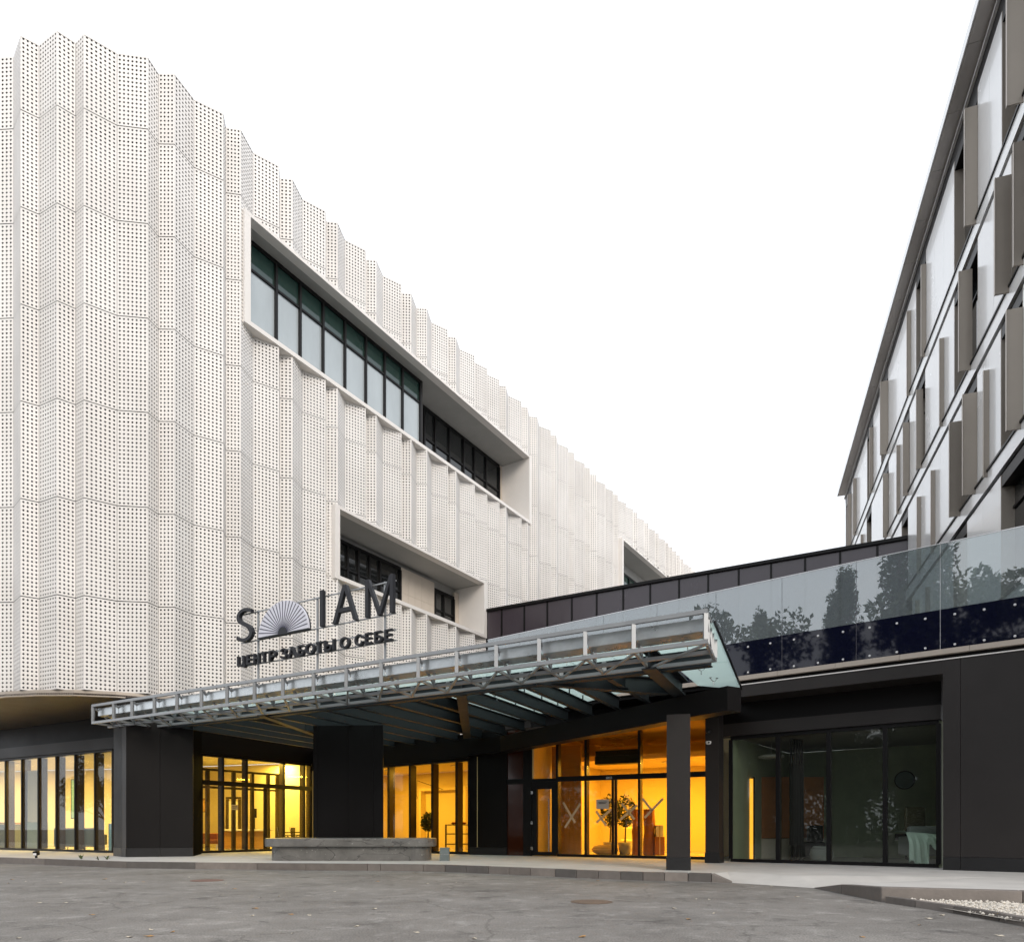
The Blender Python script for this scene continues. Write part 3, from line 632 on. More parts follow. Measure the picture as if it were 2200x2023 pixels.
obj('entrance_ceiling', _m, M_soff, pod)
# right slim pillar and second pillar
def pillar(name, u0, u1, v, dep, z1, lab):
    p, q_ = gp(u0, v), gp(u1, v + .8); d = unit(p, q_); e_ = perp_in(d); l_ = dist(p, q_)
    T = thing('pillar', (*add(p, d, l_ / 2), ZP), lab, 'pillar', 'dark clad pillars')
    obj('shaft', lbox(p, d, e_, .012, l_ - .012, .012, dep - .012, ZP + .28, z1), M_dark2, T)
    obj('plinth', lbox(p, d, e_, 0, l_, 0, dep, ZP - .02, ZP + .278), M_plinth, T, bevel=.004); return p, d, e_, l_
pillar('pillar', 1431, 1484, 1868, .55, 3.578, 'slim dark pillar holding up the beam in front of the amber entrance')
p2, d2, e2, l2 = pillar('pillar', 1514, 1545.5, 1852.5, .5, 4.35, 'dark pillar between the entrance and the big dark window')
for v, r in ((1594, .07), (1571, .07)):
    c = at(1522, v, p2[1] - .05); T = thing('security_camera', c, 'small %s security camera on the pillar beside the entrance' % ('white' if v > 1580 else 'dark upper'), 'camera')
    m_ = M_disc if v > 1580 else M_plinth
    obj('housing', MB().lathe((c[0], c[1], c[2]), [(.02, -.06), (.06, -.045), (.075, 0), (.07, .03)], 14), m_, T, smooth=True); obj('bracket', MB().bar((c[0], c[1], c[2] + .02), (c[0] + .03, c[1] + .12, c[2] + .02), .04), m_, T); obj('lens', MB().tube((c[0] - .01, c[1] - .078, c[2] - .01), (c[0] - .01, c[1] - .05, c[2] - .01), .025, k=10), M_black, T)
# central pillar
cp = gp(673, 1841.5); cd_ = hd(94); ce = perp_in(cd_)
T = thing('pillar', (*add(cp, cd_, 1.1), ZP), 'wide black pillar standing behind the stone bench', 'pillar', 'dark clad pillars')
cw = par(cp, cd_, 823)
obj('pillar_core', MB().prism([add(cp, cd_, .02, ce, .05), add(cp, cd_, cw - .02, ce, .05), add(cp, cd_, cw - .55, ce, 1.6), add(cp, cd_, .02, ce, 1.6)], ZP - .02, 4.24), M_matt, T)
for a, b in ((0, .14), (.145, cw * .5), (cw * .5 + .006, cw * .86), (cw * .86 + .006, cw)): obj('cladding_sheet', lbox(cp, cd_, ce, a, b, 0, .045, ZP + .28, 4.25), M_dark, T)
obj('plinth', lbox(cp, cd_, ce, -.01, cw + .01, -.012, .045, ZP - .02, ZP + .275), M_plinth, T)
# right window wall of the podium
WI = perp_in(TD); WL = dist(W0, W1)
wm = [0, par(W0, TD, 1672), par(W0, TD, 1781), par(W0, TD, 1902), WL]
storefront('storefront', 'large dark glass front with four wide panes beside the charcoal wall', W0, TD, WI, ZP, 3.6, wm, [], M_tintgl, mw=.1, md=.15)
fr0 = add(TP, TI, 0)
sW = lambda u: par(TP, TD, u)
obj('window_head', lbox(W0, TD, WI, -.6, WL + .05, -.12, .3, 3.602, 3.94), M_dark2, pod)
obj('recess_panel', lbox(W0, TD, WI, -.6, WL + .05, .02, .3, 3.942, 4.55), M_dark, pod)
s_a, s_b = sW(1560), sW(2026)
obj('frame_lintel', lbox(TP, TD, TI, s_a, s_b - .001, 0, .9, 4.5, 4.8), M_dark2, pod)
for a, b in ((s_b, sW(2064) - .008), (sW(2064), sW(2064) + 2.6), (sW(2064) + 2.61, sW(2064) + 6)):
    obj('wall_sheet', lbox(TP, TD, TI, a, b, 0, .9, ZP + .29, 4.8), M_dark2, pod); obj('plinth', lbox(TP, TD, TI, a, b, -.015, .9, ZP - .02, ZP + .285), M_plinth, pod)
obj('flashing', lbox(TP, TD, TI, s_a + .3, sW(2064) + 6, -.02, .5, 4.802, 4.825), M_white, pod)
obj('terrace_slab', MB().prism([add(TP, TD, -13.6, TI, .12), add(TP, TD, 6, TI, .12), add(TP, TD, 6, TI, 12), (2, 40), (-3, 36)], 4.83, 5.02), M_dark, pod)
# beige fascia pieces
fj = [sW(u) for u in (1050, 1130, 1220, 1330, 1450, 1551, 1671, 1795, 1932.5, 2083)] + [sW(2083) + 1.9, sW(2083) + 3.8]
for a, b in zip(fj[:-1], fj[1:]): obj('beige_fascia', lbox(TP, TD, TI, a + .003, b - .003, -.02, .10, 4.93, 5.045), M_beige, pod)
# ------------------------------------------------------------------ glass balustrade of the terrace
bal = thing('glass_balustrade', (*add(TP, TD, -5), 5.0), 'tall glass balustrade with navy lower band along the terrace', 'balustrade')
bj = [sW(u) for u in (1047, 1115, 1192, 1296, 1410.7, 1537.5, 1679.5, 1839, 2019.8)] + [sW(2019.8) + 1.62 * k for k in (1, 2, 3)]
for a, b in zip(bj[:-1], bj[1:]):
    a += .006; b -= .006
    gpn = obj('glass_pane', lbox(TP, TD, TI, a, b, .02, .036, 5.93, 7.38), M_balgl, bal)
    obj('top_rail', lbox(TP, TD, TI, a - .006, b + .006, .012, .044, 7.382, 7.40), M_inox, gpn)
    nv = obj('navy_pane', lbox(TP, TD, TI, a, b, .02, .036, 5.05, 5.928), M_navy, bal)
    for k in range(3):
        s = a + (b - a) * (k + .5) / 3
        for z in (5.12, 5.78):
            c = add(TP, TD, s, TI, .02); c2 = add(TP, TD, s, TI, .0); obj('fixing_button', MB().tube((*c, z), (*c2, z), .028, .02, k=10), M_disc, nv)
# ------------------------------------------------------------------ purple-brown wall between the two buildings
pw0 = online(OUT, FD, 1046); pd = hd(180 - 61.3); pe = perp_in(pd); zpw = zat(pw0[1], 1309)
pur = thing('purple_wall', (*pw0, 5), 'long wall of dark purple metal panels between the two buildings', 'wall')
pj = [par(pw0, pd, u) for u in (1046, 1078, 1126.6, 1176, 1228.6, 1282, 1339, 1397, 1459, 1521.5, 1587, 1656.6, 1729.7, 1805, 1885, 1966)]
obj('coping', lbox(pw0, pd, pe, pj[0], pj[-1] + .03, -.12, .4, zpw - .14, zpw), M_black, pur)
obj('wall_core', lbox(pw0, pd, pe, pj[0], pj[-1], .03, .35, 5, zpw - .142), M_black, pur)
for a, b in zip(pj[:-1], pj[1:]):
    obj('metal_panel', lbox(pw0, pd, pe, a + .045, b - .045, 0, .028, 5.02, zpw - .143), M_purple, pur); obj('joint_cover', lbox(pw0, pd, pe, a - .04, a + .04, -.03, .028, 5.02, zpw - .143), M_black, pur)

# ------------------------------------------------------------------ entrance canopy
CK = hd(22.5)                     # the canopy's cross members run a little askew
def cpt(t, d): return add(C0, CD, -t, CK, d)
can = thing('entrance_canopy', (*cpt(9, 1), 4.3), 'long steel and glass canopy with grey truss edge above the entrance', 'canopy')
pu = [1516, 1361, 1257, 1158, 1066, 981, 898.7, 819, 744, 673.6, 608, 547, 488, 433, 380.6, 332, 284, 244.5, 200]
pt_ = [-par(C0, CD, u) for u in pu]
ZTOP, ZBOT = 4.905, 4.37
tL = pt_[-1]
P3 = lambda t, d, z: (*cpt(t, d), z)
obj('top_chord', MB().bar(P3(-.035, 0, ZTOP), P3(tL + .035, 0, ZTOP), .07, .075), M_steel, can)
obj('bottom_chord', MB().bar(P3(-.035, 0, ZBOT), P3(tL + .035, 0, ZBOT), .07, .075), M_steel, can)
obj('bottom_chord', MB().bar(P3(-.035, .72, ZBOT - .01), P3(tL + .3, .72, ZBOT - .01), .07, .07), M_steel, can)
obj('bottom_chord', MB().bar(P3(-.035, 1.4, ZBOT - .012), P3(tL - .4, 1.4, ZBOT - .012), .07, .07), M_steel, can)
obj('top_chord', MB().bar(P3(-.03, .72, ZTOP - .02), P3(tL, .72, ZTOP - .02), .05, .05), M_steel, can)
for i, t in enumerate(pt_):
    obj('post', MB().bar(P3(t, 0, ZBOT + .038), P3(t, 0, ZTOP - .038), .075), M_steel, can)
    obj('cross_tie', MB().bar(P3(t, .036, ZBOT - .002), P3(t, .684, ZBOT - .002), .055), M_steel, can); obj('cross_tie', MB().bar(P3(t, .756, ZBOT - .01), P3(t, 1.364, ZBOT - .01), .055), M_steel, can)
    obj('inner_post', MB().bar(P3(t, .72, ZBOT + .03), P3(t, .72, ZTOP - .05), .05), M_steel, can)
    obj('diagonal', MB().bar(P3(t, .05, ZTOP - .06), P3(t, .70, ZBOT + .05), .045), M_steel, can)
    if i < len(pt_) - 1:
        n = pt_[i + 1]
        obj('diagonal', MB().bar(P3(t, .06, ZBOT - .03), P3(n, 1.36, ZBOT - .035), .045, .04), M_steel, can)
        obj('hanger', MB().bar(P3(n, 1.4, ZBOT + .03), P3(n, 1.4, ZBOT + .22), .09), M_steel, can)
        gt = obj('gutter', lbox(C0, (-CD[0], -CD[1]), CK, t + .012, n - .012, .16, .17, 4.61, 4.84), M_galv, can)
        obj('gutter_bottom', lbox(C0, (-CD[0], -CD[1]), CK, t + .012, n - .012, .171, .66, 4.605, 4.615), M_galv, gt)
for d in (.36, 1.05): obj('end_bar', MB().bar(P3(0, d, ZBOT + .04), P3(0, d, ZTOP - .05), .05), M_steel, can)
obj('end_bar', MB().bar(P3(0, .04, ZTOP), P3(0, .70, ZTOP - .01), .06), M_steel, can); obj('end_bar', MB().bar(P3(0, 1.4, ZBOT + .03), P3(0, 1.4, ZTOP - .15), .08), M_steel, can)
def ibeam(p, q, h, wf, tw=.02, tf=.025):
    m = MB(); p, q = Vector(p), Vector(q); up = Vector((0, 0, 1))
    m.bar(p + up * tf, q + up * tf, tw, h - 2 * tf); m.bar(p - up * (h / 2 - tf), q - up * (h / 2 - tf), wf, tf); m.bar(p + up * (h / 2 + tf / 2), q + up * (h / 2 + tf / 2), wf, tf); return m
GD = 1.72
obj('girder', ibeam(P3(.1, GD, 4.47), P3(tL - 1.0, GD, 4.47), .34, .2), M_girder, can)
RD_ = hd(31)
def ray_to(p, d, line):
    best = None
    for a, b in zip(line[:-1], line[1:]):
        e_ = (b[0] - a[0], b[1] - a[1]); det = d[0] * -e_[1] + e_[0] * d[1]
        if abs(det) < 1e-9: continue
        t = ((a[0] - p[0]) * -e_[1] + e_[0] * (a[1] - p[1])) / det; k = (d[0] * (a[1] - p[1]) - d[1] * (a[0] - p[0])) / det
        if t > .2 and -1e-6 <= k <= 1 + 1e-6 and (best is None or t < best): best = t
    return best
edge_line = [add(D0, FD, -1, FI, -.12), add(D0, FD, 1, FI, -.12), bl[0]] + bl[1:] + [(6.1, 17.6)]
raf = []
for i, t in enumerate(pt_):
    p = cpt(t, GD); l_ = ray_to(p, RD_, edge_line)
    if l_ is None or i == 0: l_ = 2.2 if i == 0 else 6
    raf.append((p, l_))
    if 1 <= i <= 16:
        q_ = add(p, RD_, l_ + .25); obj('rafter', ibeam((*add(p, RD_, .08), 4.44), (*q_, 4.30), .30, .14, .014, .018), M_girder, can)
        for k in (.18, .42, .66, .9):
            s_ = add(p, RD_, l_ * k); z_ = 4.60 - .14 * k; obj('stub', MB().bar((*s_, z_), (*s_, 4.74 - .12 * k), .035), M_girder, can)
# glass sheets, one between each pair of rafters
def gz(d, l): return 4.80 - .17 * d / max(l, 1)
for i in range(0, 17):
    a, la = raf[i]; b, lb = raf[i + 1]
    f0, f1 = add(cpt(pt_[i], .78), RD_, 0), cpt(pt_[i + 1], .78)
    g0 = (5.86, 17.85) if i == 0 else add(a, RD_, la + .45); g1 = add(b, RD_, lb + .45)
    if i == 0: f0 = (3.66, 12.66); g1 = add(b, RD_, lb + 1.6)
    mid0 = ((f0[0] + g0[0]) / 2, (f0[1] + g0[1]) / 2); mid1 = ((f1[0] + g1[0]) / 2, (f1[1] + g1[1]) / 2)
    dd = unit(f0, f1)
    def sh(p, s): return (p[0] + dd[0] * s, p[1] + dd[1] * s)
    for (x0, x1, z0_, y0, y1, z1_) in ((f0, f1, 4.80, mid0, mid1, 4.715), (mid0, mid1, 4.713, g0, g1, 4.63)):
        A, B, C_, D_ = sh(x0, .012), sh(x1, -.012), sh(y1, -.012), sh(y0, .012)
        vs = [(*A, z0_), (*B, z0_), (*C_, z1_), (*D_, z1_)]; m = MB(); m.v = vs + [(x, y, z + .016) for x, y, z in vs]
        m.f = [(0, 1, 2, 3), (7, 6, 5, 4), (0, 4, 5, 1), (1, 5, 6, 2), (2, 6, 7, 3), (3, 7, 4, 0)]; obj('glass_sheet', m, M_cangl, can)
obj('edge_trim', MB().bar((3.67, 12.64, 4.815), (5.88, 17.86, 4.645), .03, .05), M_black, can)
# main slanted beams
def mbeam(a, b, h, w_, z0, z1): obj('main_beam', ibeam((*a, z0), (*b, z1), h, w_, .03, .03), M_girder, can)
mbeam((-1.22, 16.85), (-1.52, 23.7), .36, .26, 4.45, 4.28)
mbeam((-7.2, 20.0), (-6.3, 25.3), .34, .22, 4.45, 4.28)
mbeam((.55, 15.7), (3.55, 16.0), .36, .22, 4.46, 4.30)
mbeam((2.75, 14.05), (3.95, 16.25), .38, .30, 4.46, 4.28)
# spider fittings under the glass
sp = MB()
for a in (0, 1):
    x = -.09 if a else .09
    sp.tube((0, 0, -.09), (x * .5, 0, -.07), .01, k=6); sp.tube((x * .5, 0, -.07), (x, 0, -.02), .01, k=6); sp.lathe((x, 0, -.02), [(.012, 0), (.034, .012), (.034, .02)], 10)
sp.tube((0, 0, -.17), (0, 0, -.08), .012, k=6)
spm = None
for (t, d) in [(.5, 1.2), (.55, 2.35), (.5, 3.2), (.35, 4.3), (1.75, 1.2), (1.8, 2.7), (3.1, 1.15), (3.2, 2.7), (4.5, 1.15), (5.8, 1.15), (7.1, 1.15), (8.4, 1.15), (9.8, 1.15), (11.2, 1.15), (12.5, 1.15), (.2, 1.9), (4.6, 3.2), (6.0, 3.6)]:
    x, y = cpt(t, d); z = 4.775 - .034 * d
    if spm is None: o = obj('spider_fitting', sp, M_inox, can); spm = o.data
    else:
        o = bpy.data.objects.new('spider_fitting', spm); COL.objects.link(o); o.parent = can; o.matrix_parent_inverse = PINV[can.name]
    o.location = (x, y, z); o.rotation_euler = (0, 0, random.random() * .8 - .4)

# ------------------------------------------------------------------ letter sign on the canopy
sg = thing('rooftop_letter_sign', P3(9.3, 0, 4.95), 'dark lettered sign with a lilac fan emblem standing on the canopy', 'sign')
CUP = Matrix(((CD[0], 0, -CI[0], 0), (CD[1], 0, -CI[1], 0), (0, 1, 0, 0), (0, 0, 0, 1)))     # letter plane: x along the canopy, y up, z towards the viewer
def tu(u): return par(C0, CD, u)          # negative to the left
def plane_obj(name, mb, m, parent=sg, bevel=0):
    M4 = Matrix.Translation((C0[0], C0[1], 0)) @ CUP
    mb.v = [tuple(M4 @ Vector(v)) for v in mb.v]; return obj(name, mb, m, parent, bevel=bevel)
def extr(poly, z0, z1):
    m = MB(); n = len(poly); a = sum(poly[i][0] * poly[(i + 1) % n][1] - poly[(i + 1) % n][0] * poly[i][1] for i in range(n))
    if a < 0: poly = poly[::-1]
    m.v = [(x, y, z0) for x, y in poly] + [(x, y, z1) for x, y in poly]
    m.f = [tuple(range(n - 1, -1, -1)), tuple(range(n, 2 * n))] + [(i, (i + 1) % n, n + (i + 1) % n, n + i) for i in range(n)]; return m
def join(*ms):
    r = MB()
    for m in ms:
        n = len(r.v); r.v += m.v; r.f += [tuple(x + n for x in f) for f in m.f]
    return r
_font = {}
def glyph(ch, bold):
    if (ch, bold) in _font: return _font[(ch, bold)]
    c = bpy.data.curves.new('glyph', 'FONT'); c.body = ch; c.size = 1; c.extrude = .5; c.offset = bold; c.resolution_u = 6
    o = bpy.data.objects.new('glyph', c); COL.objects.link(o); dg = bpy.context.evaluated_depsgraph_get()
    me = bpy.data.meshes.new_from_object(o.evaluated_get(dg)); vs = [tuple(v.co) for v in me.vertices]; fs = [tuple(p.vertices) for p in me.polygons]
    bpy.data.objects.remove(o); bpy.data.curves.remove(c); bpy.data.meshes.remove(me)
    _font[(ch, bold)] = (vs, fs); return vs, fs
def put_letter(ch, x0, x1, y0, y1, th, bold=0, cap=None):
    vs, fs = glyph(ch, bold); xs = [v[0] for v in vs]; ys = [v[1] for v in vs]
    lo, hi = (min(ys), max(ys)) if cap is None else cap
    m = MB(); m.v = [(x0 + (x - min(xs)) / (max(xs) - min(xs)) * (x1 - x0), y0 + (y - lo) / (hi - lo) * (y1 - y0), z * th) for x, y, z in vs]; m.f = list(fs)
    return plane_obj('letter', m, M_letter)
ZL0, ZL1 = 5.965, 6.835
put_letter('S', tu(511), tu(545), ZL0, ZL1, .1, -.012)
ix = (tu(688) + tu(698)) / 2; sw = .10
plane_obj('letter', extr([(ix - sw / 2, ZL0), (ix + sw / 2, ZL0), (ix + sw / 2, ZL1), (ix - sw / 2, ZL1)], -.05, .05), M_letter)
ax0, ax1 = tu(717), tu(769); am = (ax0 + ax1) / 2; hw = .055
plane_obj('letter', join(extr([(ax0, ZL0), (ax0 + .105, ZL0), (am + hw, ZL1), (am - hw, ZL1)], -.05, .05), extr([(ax1 - .105, ZL0), (ax1, ZL0), (am + hw, ZL1), (am - .0, ZL1 - .12)], -.049, .049), extr([(ax0 + .2, ZL0 + .24), (ax1 - .2, ZL0 + .24), (ax1 - .23, ZL0 + .34), (ax0 + .23, ZL0 + .34)], -.045, .045)), M_letter)
mx0, mx1 = tu(787), tu(847); mm_ = (mx0 + mx1) / 2
plane_obj('letter', join(extr([(mx0, ZL0), (mx0 + .095, ZL0), (mx0 + .095, ZL1), (mx0, ZL1)], -.05, .05), extr([(mx1 - .095, ZL0), (mx1, ZL0), (mx1, ZL1), (mx1 - .095, ZL1)], -.05, .05),
    extr([(mm_ - .04, ZL0), (mm_ + .05, ZL0), (mx0 + .105, ZL1 - .0), (mx0 + .02, ZL1)], -.047, .047), extr([(mm_ - .05, ZL0), (mm_ + .04, ZL0), (mx1 - .02, ZL1), (mx1 - .105, ZL1)], -.046, .046)), M_letter)
# fan emblem
fx0, fx1 = tu(557), tu(664); fc = (fx0 + fx1) / 2; fr_ = (fx1 - fx0) / 2; fh = 6.80 - 5.99
arc = [(fc + fr_ * math.cos(math.pi * k / 36), 5.99 + fh * math.sin(math.pi * k / 36)) for k in range(37)]
fan = plane_obj('fan_emblem', extr(arc, -.03, .03), M_fan)
inr = [(fc + (fr_ + .012) * math.cos(math.pi * k / 36), 5.985 + (fh + .012) * math.sin(math.pi * k / 36)) for k in range(37)]
plane_obj('fan_back', extr(inr, -.06, -.032), M_letter, fan)
for k in range(1, 22):
    a = math.pi * k / 22; c_, s_ = math.cos(a), math.sin(a); w0, w1 = .008, .012; nx, ny = -s_, c_
    p0 = (fc + .1 * c_, 5.99 + .1 * s_); p1 = (fc + fr_ * .985 * c_, 5.99 + fh * .985 * s_)
    plane_obj('fan_rib', extr([(p0[0] - nx * w0, p0[1] - ny * w0), (p1[0] - nx * w1, p1[1] - ny * w1), (p1[0] + nx * w1, p1[1] + ny * w1), (p0[0] + nx * w0, p0[1] + ny * w0)], .031, .036), M_fanline, fan)
plane_obj('fan_hub', extr([(fc + .15 * math.cos(math.pi * k / 14), 5.99 + .15 * math.sin(math.pi * k / 14)) for k in range(15)], .031, .045), M_letter, fan)
plane_obj('fan_base', extr([(fx0 - .01, 5.955), (fx1 + .02, 5.955), (fx1 + .02, 5.989), (fx0 - .01, 5.989)], -.06, .045), M_letter, fan)
# second line of letters
x8 = lambda x: 490 + x * .189
line2 = [('Ц', 112, 205), ('Е', 220, 285), ('Н', 298, 368), ('Т', 380, 452), ('Р', 470, 560), ('З', 600, 680), ('А', 688, 790), ('Б', 800, 875), ('О', 885, 995), ('Т', 1005, 1085), ('Ы', 1100, 1222), ('О', 1275, 1392), ('С', 1445, 1545), ('Е', 1562, 1645), ('Б', 1668, 1765), ('Е', 1785, 1875)]
capE = None
vs, fs = glyph('Н', .018); capE = (min(v[1] for v in vs), max(v[1] for v in vs))
for ch, a, b in line2: put_letter(ch, tu(x8(a)) + .01, tu(x8(b)) - .01, 5.345, 5.605, .09, .018, capE)
# carrying frame
for u in (547, 674.5, 820):
    t = tu(u); plane_obj('sign_post', join(extr([(t - .022, 4.945), (t + .022, 4.945), (t + .022, 6.76), (t - .022, 6.76)], -.14, -.10)), M_steel)
for z in (6.72, 5.975, 5.60, 5.36): plane_obj('sign_rail', extr([(tu(513), z - .014), (tu(846), z - .014), (tu(846), z + .014), (tu(513), z + .014)], -.098, -.07), M_steel)

# ------------------------------------------------------------------ metal clad building on the right
RP = (12.03, 16.4); RDr = hd(18.3); RO = (-RDr[1], RDr[0]); RI = (RDr[1], -RDr[0])
def sR(u): return par(RP, RDr, u)
rb = thing('metal_clad_building', (*RP, 5), 'tall building with pearl white panels and champagne metal fins', 'building')
def rbox(s0, s1, o0, o1, z0, z1): return MB().prism([add(RP, RDr, s0, RO, o0), add(RP, RDr, s1, RO, o0), add(RP, RDr, s1, RO, o1), add(RP, RDr, s0, RO, o1)], z0, z1)
SE = sR(1816); SN = -9
lines = [5.0, 6.86, 10.63, 14.4, 18.2, 22.0]
obj('core', rbox(SN, SE, -8, -.34, 5, 22.2), M_core, rb); obj('end_wall', rbox(SE, SE + .3, -8, -.02, 5, 22.2), M_silver, rb)
FL = {1: ([(2330, 2262), (2240, 2150), (2078, 2048), (1960, 1940)], [(2060, 2078), (1990, 1998), (1968, 1976), (1900, 1906)]),
      2: ([(2330, 2262), (2198, 2150), (2099.6, 2066), (1951, 1937), (1905, 1893), (1872, 1862)], [(2163.7, 2198), (2115, 2125.5), (2069.4, 2099.6), (2040.7, 2066.6), (2001.5, 2009.5), (1971, 1979), (1893, 1900), (1862, 1867)]),
      3: ([(2340, 2300), (2245, 2172.8), (2101, 2050), (1988, 1968.5), (1954.5, 1943), (1909.5, 1900), (1872.6, 1862)], [(2179, 2203), (2138.7, 2172.8), (2061, 2089.5), (2020, 2028.5), (1969.6, 1983.5), (1941, 1954), (1928, 1934), (1898, 1909), (1850.8, 1855)]),
      4: ([(2340, 2290), (2203, 2152), (2101, 2049.7), (1990, 1968), (1908.5, 1893), (1876.5, 1863), (1829.5, 1817.5)], [(2164.5, 2203), (2073.5, 2101), (1980, 1990), (1949, 1957.5), (1891.7, 1908.5), (1869, 1876), (1833.5, 1840.4), (1821.7, 1829.3)])}
for k in range(1, 5):
    z0, z1 = lines[k] + .08, lines[k + 1] - (.53 if k < 4 else .10); wins, fins = FL[k]
    W_ = sorted([(sR(a), sR(b)) for a, b in wins])
    W_ = [(a, min(b, SE - .1)) for a, b in W_]
    cur = SN; segs = []
    for a, b in W_:
        if a - cur > .05: segs.append((cur, a))
        cur = max(cur, b)
        wn = obj('window', rbox(a + .002, b - .002, -.32, -.30, z0, z1), M_winglass, rb)
        obj('reveal', rbox(b - .03, b, -.299, -.002, z0, z1), M_fin, wn); obj('reveal', rbox(a, a + .03, -.299, -.002, z0, z1), M_fin, wn); obj('reveal_head', rbox(a + .031, b - .031, -.299, -.01, z1 - .3, z1), M_black, wn)
        obj('transom', rbox(a + .031, b - .031, -.299, -.25, z0 + (z1 - z0) * .72, z0 + (z1 - z0) * .72 + .06), M_black, wn)
    if SE - cur > .05: segs.append((cur, SE))
    for a, b in segs:
        n = max(1, round((b - a) / 1.15)); w_ = (b - a) / n
        for j in range(n): obj('white_panel', rbox(a + w_ * j + .004, a + w_ * (j + 1) - .004, -.05, 0, z0, z1), M_silver, rb)
    for uo, ur in fins:
        s = sR(ur); p = add(RP, RDr, s); q_ = (uo - CX) / FPX; dep = (q_ * p[1] - p[0]) / (RO[0] - q_ * RO[1]); dep = max(.12, min(.75, dep))
        fn = obj('fin', rbox(s, s + .045, .003, dep, z0 - .2, z1 - .5), M_fin, rb)
        obj('fin_lip', rbox(s - .02, s + .06, dep + .001, dep + .018, z0 - .2, z1 - .5), M_fin, fn)
    if k > 0:
        zl = lines[k]
        n = 14; st = (SE - SN) / n
        for j in range(n): obj('floor_band', rbox(SN + st * j + .004, SN + st * (j + 1) - .004, -.05, .04, zl - .42, zl), M_silver, rb)
        obj('band_gap', rbox(SN, SE, -.3, -.06, zl - .53, zl + .08), M_black, rb); obj('drip_edge', rbox(SN, SE, -.05, .075, zl + .002, zl + .06), M_black, rb)
obj('base_wall', rbox(SN, SE, -.3, -.02, 5.0, lines[1] - .47), M_silver, rb)
ro = obj('roof_overhang', rbox(SN, SE + .4, -8, .40, 22.72, 22.95), M_steel, rb)
obj('roof_fascia', rbox(SN, SE + .3, -.3, -.035, 21.9, 22.64), M_black, rb); obj('roof_trim', rbox(SN, SE + .3, -.03, .05, 22.40, 22.46), M_silver, rb)
obj('roof_edge', rbox(SN, SE + .42,   .401, .435, 22.66, 22.97), M_silver, ro)
n = 20; st = (SE + .3 - SN) / n
for j in range(n): obj('soffit_panel', rbox(SN + st * j + .006, SN + st * (j + 1) - .006, -.035, .39, 22.645, 22.715), M_roofsoff, ro)

# ------------------------------------------------------------------ street furniture
def stone_material():
    m = mat('dark_grey_veined_stone', (.15, .147, .14), .35, var=.35, vscale=2.2, bump=.06, bscale=40); n = m.node_tree; b = n.nodes['Principled BSDF']
    src = b.inputs['Base Color'].links[0].from_socket; t = n.nodes.new('ShaderNodeTexCoord')
    wv = n.nodes.new('ShaderNodeTexNoise'); wv.inputs['Scale'].default_value = .8; wv.inputs['Detail'].default_value = 3; wv.inputs['Distortion'].default_value = .6
    mp_ = n.nodes.new('ShaderNodeMapping'); mp_.inputs['Rotation'].default_value = (0, .6, 0); mp_.inputs['Scale'].default_value = (1, 1, 2.5); n.links.new(t.outputs['Object'], mp_.inputs[0]); n.links.new(mp_.outputs[0], wv.inputs['Vector'])
    r = n.nodes.new('ShaderNodeValToRGB'); e = r.color_ramp.elements; e[0].position = .485; e[0].color = (1, 1, 1, 1); e[1].position = .515; e[1].color = (1, 1, 1, 1); k = r.color_ramp.elements.new(.5); k.color = (.35, .35, .35, 1); n.links.new(wv.outputs[0], r.inputs[0])
    vo = n.nodes.new('ShaderNodeTexNoise'); vo.inputs['Scale'].default_value = 16; vo.inputs['Detail'].default_value = 3; n.links.new(t.outputs['Object'], vo.inputs['Vector'])
    r2 = n.nodes.new('ShaderNodeValToRGB'); r2.color_ramp.elements[0].position = .66; r2.color_ramp.elements[0].color = (0, 0, 0, 1); r2.color_ramp.elements[1].position = .74; r2.color_ramp.elements[1].color = (.22, .22, .21, 1); n.links.new(vo.outputs[0], r2.inputs[0])
    m1 = n.nodes.new('ShaderNodeMixRGB'); m1.blend_type = 'MULTIPLY'; m1.inputs[0].default_value = .9; n.links.new(src, m1.inputs[1]); n.links.new(r.outputs[0], m1.inputs[2])
    m2 = n.nodes.new('ShaderNodeMixRGB'); m2.blend_type = 'ADD'; m2.inputs[0].default_value = 1; n.links.new(m1.outputs[0], m2.inputs[1]); n.links.new(r2.outputs[0], m2.inputs[2]); n.links.new(m2.outputs[0], b.inputs['Base Color'])
    return m
M_bench = stone_material()
def rounded(x0, x1, y0, y1, r, k=8):
    out_ = []
    for cx, cy, a0 in ((x1 - r, y0 + r, -90), (x1 - r, y1 - r, 0), (x0 + r, y1 - r, 90), (x0 + r, y0 + r, 180)):
        for i in range(k + 1):
            a = math.radians(a0 + 90 * i / k); out_.append((cx + r * math.cos(a), cy + r * math.sin(a)))
    return out_
bx0, bx1 = (558 - CX) / FPX * 19.5, (930 - CX) / FPX * 19.5
bench = thing('stone_bench', ((bx0 + bx1) / 2, 20.1, ZP), 'long grey stone bench with rounded ends in front of the central pillar', 'bench')
obj('seat_slab', MB().prism(rounded(bx0, bx1, 19.48, 20.95, .5), .565, .80), M_bench, bench, bevel=.025)
obj('base_block', MB().prism(rounded(bx0 + .16, bx1 - .14, 19.64, 20.8, .45), ZP - .02, .563), M_bench, bench, bevel=.01)
c = gp(954.5, 1848); M_boxm = mat('blue_grey_sheet', (.17, .2, .2), .4, metal=.4, var=.15, vscale=6)
T = thing('metal_box', (*c, ZP), 'small grey metal box on the pavement right of the stone bench', 'box')
